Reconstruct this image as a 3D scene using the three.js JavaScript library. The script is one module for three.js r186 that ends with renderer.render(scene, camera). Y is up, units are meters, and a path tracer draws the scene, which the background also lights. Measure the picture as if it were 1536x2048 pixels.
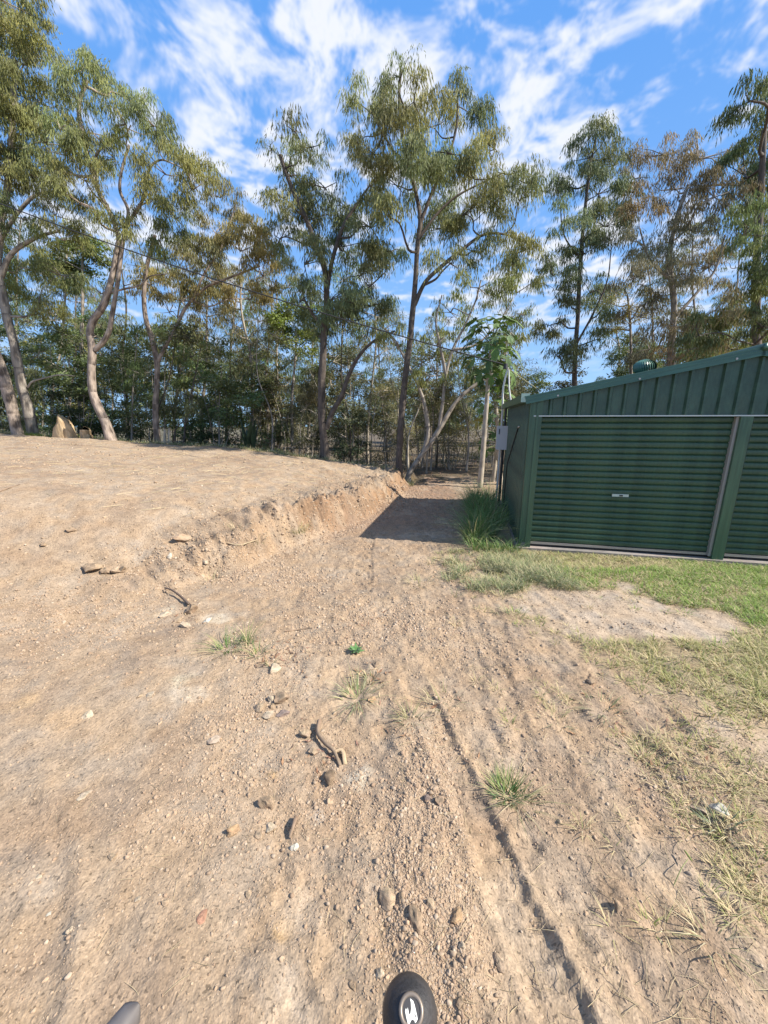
import * as THREE from 'three';
import { mergeGeometries } from 'three/addons/utils/BufferGeometryUtils.js';

// ---------------------------------------------------------------- camera, sky, sun, exposure
const CAM_H = 2.15, PITCH = 13.5 * Math.PI / 180, FOCAL = 769;
const scene = new THREE.Scene();
const camera = new THREE.PerspectiveCamera(2 * Math.atan(1024 / FOCAL) * 180 / Math.PI, 0.75, 0.05, 900);
camera.position.set(0, CAM_H, 0);
camera.rotation.x = -PITCH;
const renderer = new THREE.WebGLRenderer({ antialias: true });
renderer.toneMapping = THREE.LinearToneMapping;
renderer.toneMappingExposure = 2.2;
renderer.shadowMap.enabled = true;
const SUN_EL = 43 * Math.PI / 180, SUN_AZ = new THREE.Vector2(1, 0.285).normalize();
const sunDir = new THREE.Vector3(SUN_AZ.x * Math.cos(SUN_EL), Math.sin(SUN_EL), SUN_AZ.y * Math.cos(SUN_EL));
const sun = new THREE.DirectionalLight(new THREE.Color(1, 0.945, 0.85), 4.2);
sun.name = 'sun';
sun.position.copy(sunDir).multiplyScalar(80);
sun.target.position.set(0, 0, 0);
sun.castShadow = true;
Object.assign(sun.shadow.camera, { left: -45, right: 45, top: 45, bottom: -45, near: 1, far: 200 });
sun.shadow.mapSize.set(4096, 4096);
scene.add(sun, sun.target);

// ---------------------------------------------------------------- random numbers and noise
function rng(seed) { let s = seed >>> 0; return () => { s = (s + 0x6d2b79f5) | 0; let t = Math.imul(s ^ (s >>> 15), 1 | s); t = (t + Math.imul(t ^ (t >>> 7), 61 | t)) ^ t; return ((t ^ (t >>> 14)) >>> 0) / 4294967296; }; }
const PERM = new Float32Array(65536); { const r = rng(77); for (let i = 0; i < 65536; i++) PERM[i] = r() * 2 - 1; }
function vn(x, y) {                                                    // smooth value noise, -1..1
  const ix = Math.floor(x), iy = Math.floor(y); let fx = x - ix, fy = y - iy; fx = fx * fx * (3 - 2 * fx); fy = fy * fy * (3 - 2 * fy);
  const a = ((ix & 255) << 8), b = (((ix + 1) & 255) << 8), c = iy & 255, d = (iy + 1) & 255;
  return (PERM[a | c] * (1 - fx) + PERM[b | c] * fx) * (1 - fy) + (PERM[a | d] * (1 - fx) + PERM[b | d] * fx) * fy;
}
function fbm(x, y, n = 4, g = 0.5) { let s = 0, a = 1; for (let i = 0; i < n; i++) { s += a * vn(x, y); a *= g; x = x * 2.03 + 17.7; y = y * 2.03 + 9.1; } return s; }
const clamp = (x, a = 0, b = 1) => Math.min(b, Math.max(a, x));
const sstep = (a, b, x) => { const t = clamp((x - a) / (b - a)); return t * t * (3 - 2 * t); };
const lerp = (a, b, t) => a + (b - a) * t;
const gauss = (x, d, cx, cd, rx, rd) => Math.exp(-(((x - cx) / rx) ** 2) - ((d - cd) / rd) ** 2);
const V = (x, y, z) => new THREE.Vector3(x, y, z);

// ---------------------------------------------------------------- sky
{
  const SEEDX = 2.2, SEEDZ = 6.35;
  const W = 3072, H = 1536, data = new Float32Array(W * H * 4);
  for (let r = 0; r < H; r++) {
    const up = ((r + 0.5) / H - 0.5) * Math.PI, y = Math.sin(up), cy = Math.cos(up);
    const e = Math.max(0, y), k = Math.pow(1 - e, 2.6);
    for (let c = 0; c < W; c++) {
      const a = ((c + 0.5) / W - 0.5) * 2 * Math.PI, x = Math.cos(a) * cy, z = Math.sin(a) * cy;
      let R = lerp(0.055, 0.21, k), G = lerp(0.168, 0.345, k), B = lerp(0.42, 0.52, k);
      const mu = x * sunDir.x + y * sunDir.y + z * sunDir.z, glow = Math.pow(Math.max(0, mu), 8) * 0.16;
      R += glow; G += glow * 0.95; B += glow * 0.8;
      if (y > 0.02) {
        const px = x / (y + 0.06), pz = z / (y + 0.06);
        const wx = px + 0.05 * fbm(px * 4 + 3, pz * 4 + 8, 2), wz = pz + 0.06 * fbm(px * 4 + 31, pz * 4 + 18, 2);
        const cover = 0.30 + 0.26 * vn(px * 1.15 + SEEDX, pz * 0.9 + SEEDZ) + 0.2 * vn(px * 2.6 + 0.4, pz * 1.9 + 7.7);
        const cell = vn(wx * 9.5 + 40, wz * 8.2 + 11) * 0.95 + vn(wx * 19 + 4, wz * 17 + 1) * 0.6, fine = fbm(wx * 38 + 9, wz * 34 + 2, 4, 0.62);
        const dns = cover - 0.12 + 0.46 * cell + 0.17 * fine;
        let al = sstep(0.0, 0.85, dns) * sstep(0.05, 0.3, y);
        al *= 0.93;
        const thick = sstep(0.5, 1.3, dns), sh = lerp(0.47, 0.43, thick);
        R = lerp(R, sh * 0.97, al); G = lerp(G, sh * 0.99, al); B = lerp(B, sh * 1.06, al);
      }
      const i = (r * W + c) * 4; data[i] = R; data[i + 1] = G; data[i + 2] = B; data[i + 3] = 1;
    }
  }
  const t = new THREE.DataTexture(data, W, H, THREE.RGBAFormat, THREE.FloatType);
  t.mapping = THREE.EquirectangularReflectionMapping; t.magFilter = THREE.LinearFilter; t.minFilter = THREE.LinearFilter; t.needsUpdate = true;
  scene.background = t; scene.environment = t;
}

// ---------------------------------------------------------------- where the photograph's points lie in the place
const CP = Math.cos(PITCH), SP = Math.sin(PITCH);
function ray(px, py) { const x = (px - 768) / FOCAL, y = (1024 - py) / FOCAL; return V(x, -SP + y * CP, -(CP + y * SP)); }
function at(px, py, d) { const r = ray(px, py); return r.multiplyScalar(d / -r.z).add(camera.position); }          // d: metres ahead of the camera

// ---------------------------------------------------------------- terrain height
// Level pad and track; on the left a rising bench whose right-hand edge is a low cut bank.
const TOE = [[-3.6, 3.6], [-2.75, 4.6], [-1.55, 6.6], [-0.3, 8.5], [0.35, 10.5], [0.85, 12.6], [1.3, 15]];       // x, distance ahead
function toe(d) { if (d <= TOE[0][1]) return TOE[0][0] + (d - TOE[0][1]) * 0.85; for (let i = 1; i < TOE.length; i++) if (d <= TOE[i][1]) { const [x0, d0] = TOE[i - 1], [x1, d1] = TOE[i]; return lerp(x0, x1, (d - d0) / (d1 - d0)); } return 1.3 + (d - 15) * 0.05; }
function bench(x) { const s = Math.max(0, 0.9 - x); return 0.5 + 1.75 * (1 - Math.exp(-s / 17)); }
function edgeD(x) { return x > -2 ? lerp(12.7, 13.6, (0.9 - x) / 2.9) : x > -8.4 ? lerp(13.6, 15.1, (-2 - x) / 6.4) : 15.1 + 0.13 * (-8.4 - x); }
function hSmooth(x, z) {
  const d = -z;
  let h = 0;
  const wob = 0.22 * vn(x * 0.9 + 4, d * 0.9) + 0.1 * vn(x * 2.7, d * 2.7 + 3);
  const tx = toe(d), s = (tx - x) * 0.82 + wob;                        // metres behind the toe of the bank
  const steep = sstep(4.2, 6.6, d);
  const rise = lerp(sstep(-0.6, 4.2, s), 0.86 * sstep(0.0, 0.46, s) + 0.14 * sstep(0.4, 2.2, s), steep);
  const near = sstep(1.2, 7.5, d + 0.15 * Math.max(0, -x - 3));
  h += bench(x) * rise * near;
  const past = d - edgeD(x) - 0.25 * vn(x * 0.8, 3.3) ;
  const westward = sstep(1.6, 0.4, x);
  h *= lerp(1, sstep(9, 2, past), 1);
  h -= westward * sstep(0, 1.6, past) * 0.42 + Math.max(0, d - 14.5) * 0.013;
  h += 0.05 * vn(x * 0.35 + 9, d * 0.35) * sstep(0.5, 4, Math.abs(x) + d * 0.3) * (1 - sstep(1.2, 2.2, x) * sstep(5, 5.8, d) * (1 - sstep(13, 15, d)));
  // a shallow dished hollow between the pebbly slope and the track
  h -= 0.07 * Math.exp(-((x + 0.9) ** 2) / 1.6 - ((d - 4.9) ** 2) / 1.4);
  h += 0.05 * Math.exp(-((x - 0.25) ** 2) / 0.05 - ((d - 1.7) ** 2) / 1.0);   // ridge of spilt pebbles
  return h;
}
const dashA = [0.545, 1.96], dashB = [0.775, 0.93];                     // the rut's right-hand wall
function rut(x, d) {
  let h = 0;
  const cx = lerp(dashB[0], dashA[0], (d - dashB[1]) / (dashA[1] - dashB[1])) + 0.008 * vn(d * 6, 1.5);
  const w = x - cx, fade = sstep(3.4, 2.1, d);
  if (Math.abs(w) < 0.7 && fade > 0) {
    const ph = d / 0.096 + 0.15 * vn(d * 9, 2), sq = sstep(-0.35, 0.15, Math.sin(ph * 6.283));
    const wall = lerp(sstep(-0.06, 0.035, w), sstep(-0.014, 0.014, w), sq), left = sstep(-0.24, -0.15, w);
    let r = -0.03 * left * (1 - wall);
    if (w < 0 && w > -0.2) r += 0.008 * Math.sin(ph * 6.283 + w * 6) * left * (1 - wall);
    r += 0.017 * Math.exp(-((w - 0.02) ** 2) / 0.0009) * (0.55 + 0.45 * sq);
    r += 0.012 * Math.exp(-((w + 0.235) ** 2) / 0.0012);
    const w2 = w - 0.13 - 0.02 * Math.sin(d * 5);                       // second, broken line of lug marks
    r -= 0.018 * Math.exp(-(w2 * w2) / 0.0007) * sstep(0.1, 0.6, Math.sin(ph * 3.14 + 1)) * sstep(2.3, 1.6, d);
    const w3 = w - 0.3; r -= 0.012 * Math.exp(-(w3 * w3) / 0.0015) * (0.5 + 0.5 * vn(d * 7, 5));
    h += r * fade;
  }
  for (const [c, s] of [[-0.3, 1], [0.82, 0.7]]) {                        // pad marks of the rubber tracks further off
    const u = x - c - 0.06 * vn(d * 0.8, c), f = s * sstep(4.2, 5, d) * sstep(8.2, 7.2, d);
    if (Math.abs(u) < 0.16 && f > 0) h += f * (-0.012 + 0.011 * Math.sign(Math.sin(d / 0.1 * 6.283 + Math.abs(u) * 9))) * sstep(0.15, 0.12, Math.abs(u));
  }
  return h;
}
function barePatch(x, d) { const q = Math.pow(((x - 2.6) + (d - 4) * 0.5) / 1.2, 2) + Math.pow((d - 4.05) / 0.66, 2) + 0.55 * fbm(x * 1.9 + 3, d * 2.3 + 8, 4, 0.6); return sstep(1.25, 0.65, q); }
function lawn(x, d) {                                                   // how much turf covers the pad, 0..1
  const bare = barePatch(x, d);
  const right = sstep(1.55, 3.4, x + 0.28 * (d - 3) + 0.3 * vn(x * 1.3, d * 1.3)) * sstep(2.1, 3.1, d + (x - 1.9) * 0.3);
  const strip = sstep(1.35, 2.0, x) * sstep(4.4, 5.0, d + 0.2 * vn(x * 2, 4)) ;
  return clamp(Math.max(right, strip) * (1 - 0.96 * bare) * (d < 6.6 - (x - 2.3) * 0.22 ? 1 : 0));
}
function hDetail(x, z) {
  const d = -z, near = 1 - sstep(3, 14, d), dist = Math.hypot(x, d);
  if (dist > 40) return 0;
  let h = rut(x, d) * 1;
  const soft = 1 - 0.75 * lawn(x, d), padded = 1 - sstep(1.9, 2.3, x) * sstep(5.6, 6.1, d + (x - 2.3) * 0.22) * (1 - sstep(11, 12, d));
  const left = sstep(-0.2, -1.2, x) * sstep(4, 2.2, d);                  // smoother, driven-on soil at left front
  const am = soft * padded * (1 - 0.6 * left);
  h += am * (0.016 * fbm(x * 2.1, d * 2.1, 3) + 0.012 * fbm(x * 9, d * 7, 2) + 0.0075 * vn(x * 31, d * 27));
  const str = sstep(0.3, 1.1, x) * near; h += am * str * 0.011 * vn(x * 17 + 0.5 * vn(x * 3, d * 2), d * 1.7);            // drag lines along the track
  const arc = Math.hypot(x + 2.75, d - 0.25) - 1.72 + 0.05 * vn(d * 2.2, x * 2.2), arc2 = Math.hypot(x + 3.6, d - 0.4) - 2.15;   // edges of turning wheel tracks
  if (d < 3.2) h += sstep(0.5, 0.9, d) * sstep(3.2, 2.2, d) * (0.013 * Math.exp(-((arc / 0.05) ** 2)) - 0.012 * sstep(0, -0.1, arc) * sstep(-0.55, -0.4, arc) + 0.008 * Math.exp(-((arc2 / 0.04) ** 2)));
  h += am * left * 0.011 * vn(x * 6.5 + 1.4 * vn(d * 0.5, 2), d * 0.7);
  const tx = toe(d), s = (tx - x) * 0.82;
  if (s > -0.5) {                                                        // clods and claw marks on the bank, blade lines on the bench
    const face = sstep(-0.1, 0.15, s) * sstep(1.2, 0.4, s) * sstep(3.5, 5.5, d);
    h += face * (0.08 * fbm(x * 4, d * 4, 3) + 0.05 * vn((x + d) * 9, (x - d) * 2.5) + 0.03 * vn(x * 19, d * 19));
    h -= 0.13 * gauss(x, d, -2.5, 5.2, 0.13, 0.1);
    h += sstep(0.9, 2, s) * sstep(4, 7, d) * 0.014 * vn(x * 0.8 + d * 0.3, d * 5.5 + 0.8 * vn(x * 0.7, d));
    h += 0.02 * fbm(x * 3.1 + 5, d * 3.1, 3) * sstep(2.5, 5, d) * sstep(-0.3, 0.6, s);
  }
  return h;
}
const height = (x, z) => hSmooth(x, z) + hDetail(x, z);
function G(px, py) {                                                    // the ground point seen at that place in the photograph
  const r = ray(px, py); let t = 0.6, p = V();
  for (let i = 0; i < 4000; i++) { p.copy(r).multiplyScalar(t).add(camera.position); if (p.y < height(p.x, p.z)) break; t += 0.004 * t; if (t > 60) break; }
  p.y = height(p.x, p.z); return p;
}

// ---------------------------------------------------------------- helpers for things
const used = new Map();
function numbered(n) { const k = used.get(n) ?? 0; used.set(n, k + 1); return k ? n + '_' + String(k).padStart(3, '0') : n; }
function shade(o) { o.traverse((c) => { if (c.isMesh) { c.castShadow = true; c.receiveShadow = true; } }); return o; }
function tag(o, label, category, group, kind) { if (label) o.userData.label = label; if (category) o.userData.category = category; if (group) o.userData.group = group; if (kind) o.userData.kind = kind; return o; }
function thing(name, label, category, pos, turn = 0, group) { const o = new THREE.Group(); o.name = numbered(name); if (pos) o.position.copy(pos); o.rotation.y = turn; scene.add(o); return tag(o, label, category, group); }
function part(name, geo, mat, parent) { const m = new THREE.Mesh(geo, mat); m.name = name; m.castShadow = m.receiveShadow = true; parent.add(m); return m; }
function solo(name, geo, mat, label, category, group, pos) { const m = part(numbered(name), geo, mat, scene); if (pos) m.position.copy(pos); return tag(m, label, category, group); }
function box(w, h, d, x = 0, y = 0, z = 0) { return new THREE.BoxGeometry(w, h, d).translate(x, y, z); }
function tube(pts, rad, seg = 7, steps = 0, rough = 0, seed = 1) {     // tapered tube through points, uv in metres
  const n0 = pts.length; let P = pts, R = rad;
  if (steps) { const c = new THREE.CatmullRomCurve3(pts, false, 'centripetal'); P = []; R = []; for (let i = 0; i <= steps; i++) { const t = i / steps; P.push(c.getPoint(t)); const f = t * (n0 - 1), k = Math.min(n0 - 2, Math.floor(f)); R.push(lerp(rad[k], rad[k + 1], f - k)); } }
  const n = P.length, pos = [], nor = [], uv = [], idx = []; let side = V(1, 0, 0), len = 0; const tan = V(), bi = V(), q = V();
  for (let i = 0; i < n; i++) {
    tan.copy(P[Math.min(n - 1, i + 1)]).sub(P[Math.max(0, i - 1)]).normalize();
    side.addScaledVector(tan, -side.dot(tan)); if (side.lengthSq() < 1e-6) side.set(0, 0, 1).addScaledVector(tan, -tan.z); side.normalize(); bi.crossVectors(tan, side);
    if (i) len += P[i].distanceTo(P[i - 1]);
    for (let k = 0; k <= seg; k++) {
      const a = k / seg * Math.PI * 2, ca = Math.cos(a), sa = Math.sin(a), r = R[i] * (1 + rough * vn(Math.cos(a) * 1.7 + seed * 7.3 + 20, len * 1.6 + Math.sin(a) * 1.7));
      q.copy(side).multiplyScalar(ca).addScaledVector(bi, sa); nor.push(q.x, q.y, q.z); pos.push(P[i].x + q.x * r, P[i].y + q.y * r, P[i].z + q.z * r); uv.push(k / seg * Math.max(0.15, Math.round(R[0] * 6.28 / 0.25) * 0.25), len);
    }
  }
  const s = seg + 1;
  for (let i = 0; i < n - 1; i++) for (let k = 0; k < seg; k++) { const a = i * s + k; idx.push(a, a + 1, a + s, a + 1, a + s + 1, a + s); }
  for (const e of [0, n - 1]) { const c = pos.length / 3; pos.push(P[e].x, P[e].y, P[e].z); tan.copy(e ? P[n - 1] : P[0]).sub(e ? P[n - 2] : P[1]).normalize(); nor.push(tan.x, tan.y, tan.z); uv.push(0, len * (e ? 1 : 0)); for (let k = 0; k < seg; k++) e ? idx.push(c, e * s + k, e * s + k + 1) : idx.push(c, k + 1, k); }
  const g = new THREE.BufferGeometry(); g.setAttribute('position', new THREE.Float32BufferAttribute(pos, 3)); g.setAttribute('normal', new THREE.Float32BufferAttribute(nor, 3)); g.setAttribute('uv', new THREE.Float32BufferAttribute(uv, 2)); g.setIndex(idx);
  return g;
}
// a prism: closed profile of [a, b] pairs pushed along the third axis; axis 'y': profile in (x, z), 'x': profile in (z, y), 'z': profile in (x, y)
function prism(profile, len, axis, smooth) {
  const put = { x: (a, b, t) => [t, b, a], y: (a, b, t) => [a, t, b], z: (a, b, t) => [a, b, t] }[axis], n = profile.length, pos = [], uv = [];
  const tri = (...v) => { for (const [a, b, t] of v) { pos.push(...put(a, b, t)); uv.push(axis === 'z' ? a : t, axis === 'z' ? b : a + b); } };
  for (let i = 0; i < n; i++) { const [a, b] = profile[i], [c, d] = profile[(i + 1) % n]; tri([a, b, 0], [c, d, 0], [c, d, len]); tri([a, b, 0], [c, d, len], [a, b, len]); }
  for (const f of THREE.ShapeUtils.triangulateShape(profile.map(([a, b]) => new THREE.Vector2(a, b)), [])) for (const t of [0, len]) { const q = f.map((k) => [...profile[k], t]); tri(...(t ? q : q.reverse())); }
  let g = new THREE.BufferGeometry(); g.setAttribute('position', new THREE.Float32BufferAttribute(pos, 3)); g.setAttribute('uv', new THREE.Float32BufferAttribute(uv, 2));
  let vol = 0; for (let i = 0; i < pos.length; i += 9) vol += pos[i] * (pos[i + 4] * pos[i + 8] - pos[i + 5] * pos[i + 7]) - pos[i + 1] * (pos[i + 3] * pos[i + 8] - pos[i + 5] * pos[i + 6]) + pos[i + 2] * (pos[i + 3] * pos[i + 7] - pos[i + 4] * pos[i + 6]);
  if (vol < 0) for (const [at2, w] of [[g.attributes.position.array, 3], [g.attributes.uv.array, 2]]) for (let i = 0; i < at2.length; i += w * 3) for (let k = 0; k < w; k++) { const t = at2[i + w + k]; at2[i + w + k] = at2[i + 2 * w + k]; at2[i + 2 * w + k] = t; }
  g.computeVertexNormals();
  return g;
}
function dataTex(w, h, f, srgb, rep) {
  const d = new Uint8Array(w * h * 4); for (let j = 0; j < h; j++) for (let i = 0; i < w; i++) { const c = f(i, j), k = (j * w + i) * 4; d[k] = clamp(c[0]) * 255; d[k + 1] = clamp(c[1]) * 255; d[k + 2] = clamp(c[2]) * 255; d[k + 3] = 255; }
  const t = new THREE.DataTexture(d, w, h); t.wrapS = t.wrapT = THREE.RepeatWrapping; t.magFilter = THREE.LinearFilter; t.minFilter = THREE.LinearMipmapLinearFilter; t.generateMipmaps = true; if (srgb) t.colorSpace = THREE.SRGBColorSpace; if (rep) t.repeat.set(rep[0], rep[1]); t.needsUpdate = true; return t;
}
// noise that repeats after `per` cells
function tn(x, y, per, seed) { const ix = Math.floor(x), iy = Math.floor(y); let fx = x - ix, fy = y - iy; fx = fx * fx * (3 - 2 * fx); fy = fy * fy * (3 - 2 * fy); const m = (a) => ((a % per) + per) % per, P2 = (a, b) => PERM[((m(a) * 131 + m(b) * 977 + seed * 3571) & 65535)]; return (P2(ix, iy) * (1 - fx) + P2(ix + 1, iy) * fx) * (1 - fy) + (P2(ix, iy + 1) * (1 - fx) + P2(ix + 1, iy + 1) * fx) * fy; }
const std = (o) => new THREE.MeshStandardMaterial(o);
const lin = (r, g, b) => new THREE.Color().setRGB(r, g, b);

// ---------------------------------------------------------------- ground sheet
function lines(c0, c1, fine, growNeg, growPos, lo, hi, cap) {
  const a = []; for (let x = c0; x <= c1; x += fine) a.push(x);
  let s = fine, x = a[a.length - 1]; while (x < hi) { s *= growPos; x += Math.min(s, cap(x)); a.push(x); }
  s = fine; x = c0; const b = []; while (x > lo) { s *= growNeg; x -= Math.min(s, cap(x)); b.push(x); }
  return b.reverse().concat(a);
}
const soilTex = dataTex(1024, 1024, (i, j) => {
  const u = i / 1024, v = j / 1024; let g = 0.86 + 0.055 * tn(u * 24, v * 24, 24, 1) + 0.06 * tn(u * 96, v * 96, 96, 2) + 0.06 * tn(u * 256, v * 256, 256, 3) + 0.05 * tn(u * 512, v * 512, 512, 4);
  const p = tn(u * 150, v * 150, 150, 5); if (p > 0.62) g += 0.14 * (p - 0.62) / 0.38; if (p < -0.7) g -= 0.22;
  const w = 0.02 * tn(u * 12, v * 12, 12, 6); return [g + w, g, g - w * 1.5 - 0.005];
}, true);
const soilBump = dataTex(1024, 1024, (i, j) => {
  const u = i / 1024, v = j / 1024; let g = 0.45 + 0.16 * tn(u * 40, v * 40, 40, 11) + 0.13 * tn(u * 90, v * 90, 90, 12) + 0.12 * tn(u * 200, v * 200, 200, 13) + 0.07 * tn(u * 420, v * 420, 420, 14);
  const p = tn(u * 120, v * 120, 120, 15); if (p > 0.5) g += 0.5 * (p - 0.5); return [g, g, g];
}, false);
const spots = [[720, 1556, 0.13, [0.6, 0.53, 0.41]], [640, 1642, 0.1, [0.55, 0.48, 0.4]], [372, 1390, 0.16, [0.56, 0.46, 0.35]], [360, 1360, 0.12, [0.56, 0.47, 0.33]], [568, 1858, 0.045, [0.52, 0.31, 0.12]], [545, 1552, 0.06, [0.52, 0.32, 0.13]],
  [60, 1400, 0.2, [0.5, 0.34, 0.19]], [130, 1440, 0.16, [0.5, 0.34, 0.2]], [610, 1810, 0.13, [0.46, 0.36, 0.265]], [560, 2000, 0.1, [0.47, 0.365, 0.265]], [430, 1235, 0.14, [0.55, 0.48, 0.38]], [330, 1225, 0.16, [0.55, 0.47, 0.35]]].map(([px, py, r, c]) => { const p = G(px, py); return [p.x, -p.z, r, c]; });
{
  const xs = lines(-1.4, 1.7, 0.0155, 1.03, 1.03, -320, 320, (x) => Math.abs(x) < 14 ? 0.16 : Math.abs(x) < 45 ? 1.2 : 30);
  const ds = lines(0.75, 3.0, 0.0145, 1.12, 1.016, -40, 500, (d) => d < 8.3 && d > 0 ? 0.03 : d < 17 && d > 0 ? 0.085 : Math.abs(d) < 50 ? 0.9 : 30);
  const nx = xs.length, nd = ds.length, pos = new Float32Array(nx * nd * 3), col = new Float32Array(nx * nd * 3), uv = new Float32Array(nx * nd * 2), c = [0, 0, 0];
  const mix = (k, r, g, b) => { c[0] = lerp(c[0], r, k); c[1] = lerp(c[1], g, k); c[2] = lerp(c[2], b, k); };
  for (let j = 0; j < nd; j++) for (let i = 0; i < nx; i++) {
    const x = xs[i], d = ds[j], k = j * nx + i, y = height(x, -d);
    pos[k * 3] = x; pos[k * 3 + 1] = y; pos[k * 3 + 2] = -d; uv[k * 2] = x * 0.62; uv[k * 2 + 1] = d * 0.62;
    c[0] = 0.388; c[1] = 0.28; c[2] = 0.185;
    const n1 = fbm(x * 0.7 + 3, d * 0.7, 3), n2 = fbm(x * 3.3 + 8, d * 3.3, 3), n3 = vn(x * 14, d * 14);
    mix(sstep(0.0, 0.9, n1) * 0.55, 0.435, 0.325, 0.222);
    mix(sstep(0.1, 0.9, n2) * 0.45, 0.33, 0.23, 0.15);
    mix(sstep(0.3, 1, n3) * 0.18, 0.45, 0.33, 0.225);
    mix(sstep(-0.2, -1.4, x) * sstep(5, 2, d) * 0.45, 0.415, 0.308, 0.21);
    const s = (toe(d) - x) * 0.82;
    if (d > 3.5 && d < 17) {
      mix(sstep(1.5, 3, s) * 0.45 * (0.7 + 0.3 * n2), 0.425, 0.31, 0.208);                                  // pale bench
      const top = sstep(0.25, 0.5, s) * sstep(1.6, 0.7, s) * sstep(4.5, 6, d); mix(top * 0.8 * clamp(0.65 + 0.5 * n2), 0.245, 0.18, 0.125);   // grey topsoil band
      const low = sstep(-0.25, 0.05, s) * sstep(0.5, 0.2, s) * sstep(5.6, 7.5, d); mix(low * 0.85, 0.3, 0.175, 0.095);                    // raw brown subsoil
      const trk = sstep(0.15, -0.2, s) * sstep(6.2, 8.2, d + 0.4 * n1) * sstep(2.6, 1.9, x); mix(trk * 0.8, 0.3, 0.185, 0.118);         // redder brown tone along the track
    }
    mix(0.3 * gauss(x, d, -0.6, 4.0, 0.9, 0.7) , 0.31, 0.22, 0.14);
    const n4 = fbm(x * 1.7 + 21, d * 1.7 + 5, 4, 0.6); mix(sstep(0.25, 0.75, n4) * 0.55, 0.30, 0.205, 0.132); mix(sstep(-0.3, -0.85, n4) * 0.5, 0.47, 0.36, 0.255);
    const lw = lawn(x, d); mix(lw * 0.75, 0.30, 0.235, 0.13);
    if (x > 1.5 && d < 6) mix(barePatch(x, d) * 0.8 * clamp(0.75 + 0.4 * n2), 0.48, 0.38, 0.285);
    for (const [sx, sd, r, cc] of spots) { const q = Math.hypot(x - sx, d - sd); if (q < r * 1.5) { const f = sstep(1.1, 0.2, q / r + 0.5 * n2 + 0.25 * n3); mix(0.75 * f, cc[0], cc[1], cc[2]); } }
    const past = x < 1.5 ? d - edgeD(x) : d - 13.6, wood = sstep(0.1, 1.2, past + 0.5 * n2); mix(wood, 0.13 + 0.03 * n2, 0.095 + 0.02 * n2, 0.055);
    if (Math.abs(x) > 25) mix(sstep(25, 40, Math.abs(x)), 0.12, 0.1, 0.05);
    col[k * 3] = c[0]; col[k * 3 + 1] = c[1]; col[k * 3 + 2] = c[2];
  }
  const idx = new Uint32Array((nx - 1) * (nd - 1) * 6); let q = 0;
  for (let j = 0; j < nd - 1; j++) for (let i = 0; i < nx - 1; i++) { const a = j * nx + i; idx[q++] = a; idx[q++] = a + 1; idx[q++] = a + nx; idx[q++] = a + 1; idx[q++] = a + nx + 1; idx[q++] = a + nx; }
  const g = new THREE.BufferGeometry(); g.setAttribute('position', new THREE.BufferAttribute(pos, 3)); g.setAttribute('color', new THREE.BufferAttribute(col, 3)); g.setAttribute('uv', new THREE.BufferAttribute(uv, 2)); g.setIndex(new THREE.BufferAttribute(idx, 1)); g.computeVertexNormals();
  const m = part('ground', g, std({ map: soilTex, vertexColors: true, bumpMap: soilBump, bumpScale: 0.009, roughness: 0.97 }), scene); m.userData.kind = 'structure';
  console.log('ground', nx, nd, idx.length / 3);
}

// ---------------------------------------------------------------- shed
const ST = -12.5 * Math.PI / 180, shedPos = V(2.3, 0, -6.245);
const shedAt = (u, y, v) => V(u, y, -v).applyAxisAngle(V(0, 1, 0), ST).add(shedPos);     // u along the front, v back from it
const grime = dataTex(512, 512, (i, j) => { const u = i / 512, v = j / 512, p = clamp(0.5 + tn(u * 5, v * 5, 5, 24) * 0.7 + 0.4 * tn(u * 20, v * 20, 20, 25)), g = 0.86 + 0.07 * tn(u * 6, v * 6, 6, 21) + 0.05 * tn(u * 60, v * 18, 64, 22) + 0.05 * tn(u * 160, v * 160, 160, 23); return [g + 0.1 * p * p, g + 0.045 * p * p, g + 0.03 * p * p]; }, true);
const steelGreen = std({ color: lin(0.058, 0.13, 0.076), roughness: 0.36, map: grime });
const wallGreen = std({ color: lin(0.053, 0.11, 0.073), roughness: 0.36, map: grime });
const doorGreen = std({ color: lin(0.05, 0.109, 0.062), roughness: 0.38, map: grime });
const trimGreen = std({ color: lin(0.058, 0.155, 0.12), roughness: 0.35, map: grime });
const alloy = std({ color: lin(0.5, 0.48, 0.45), roughness: 0.42, metalness: 0.6, map: grime });
const alloyDull = std({ color: lin(0.42, 0.39, 0.36), roughness: 0.6, metalness: 0.3 });
const darkInside = std({ color: lin(0.03, 0.03, 0.028), roughness: 0.9 });
const concrete = std({ color: lin(0.3, 0.27, 0.24), roughness: 0.95, map: grime, bumpMap: soilBump, bumpScale: 0.004 });
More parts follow.
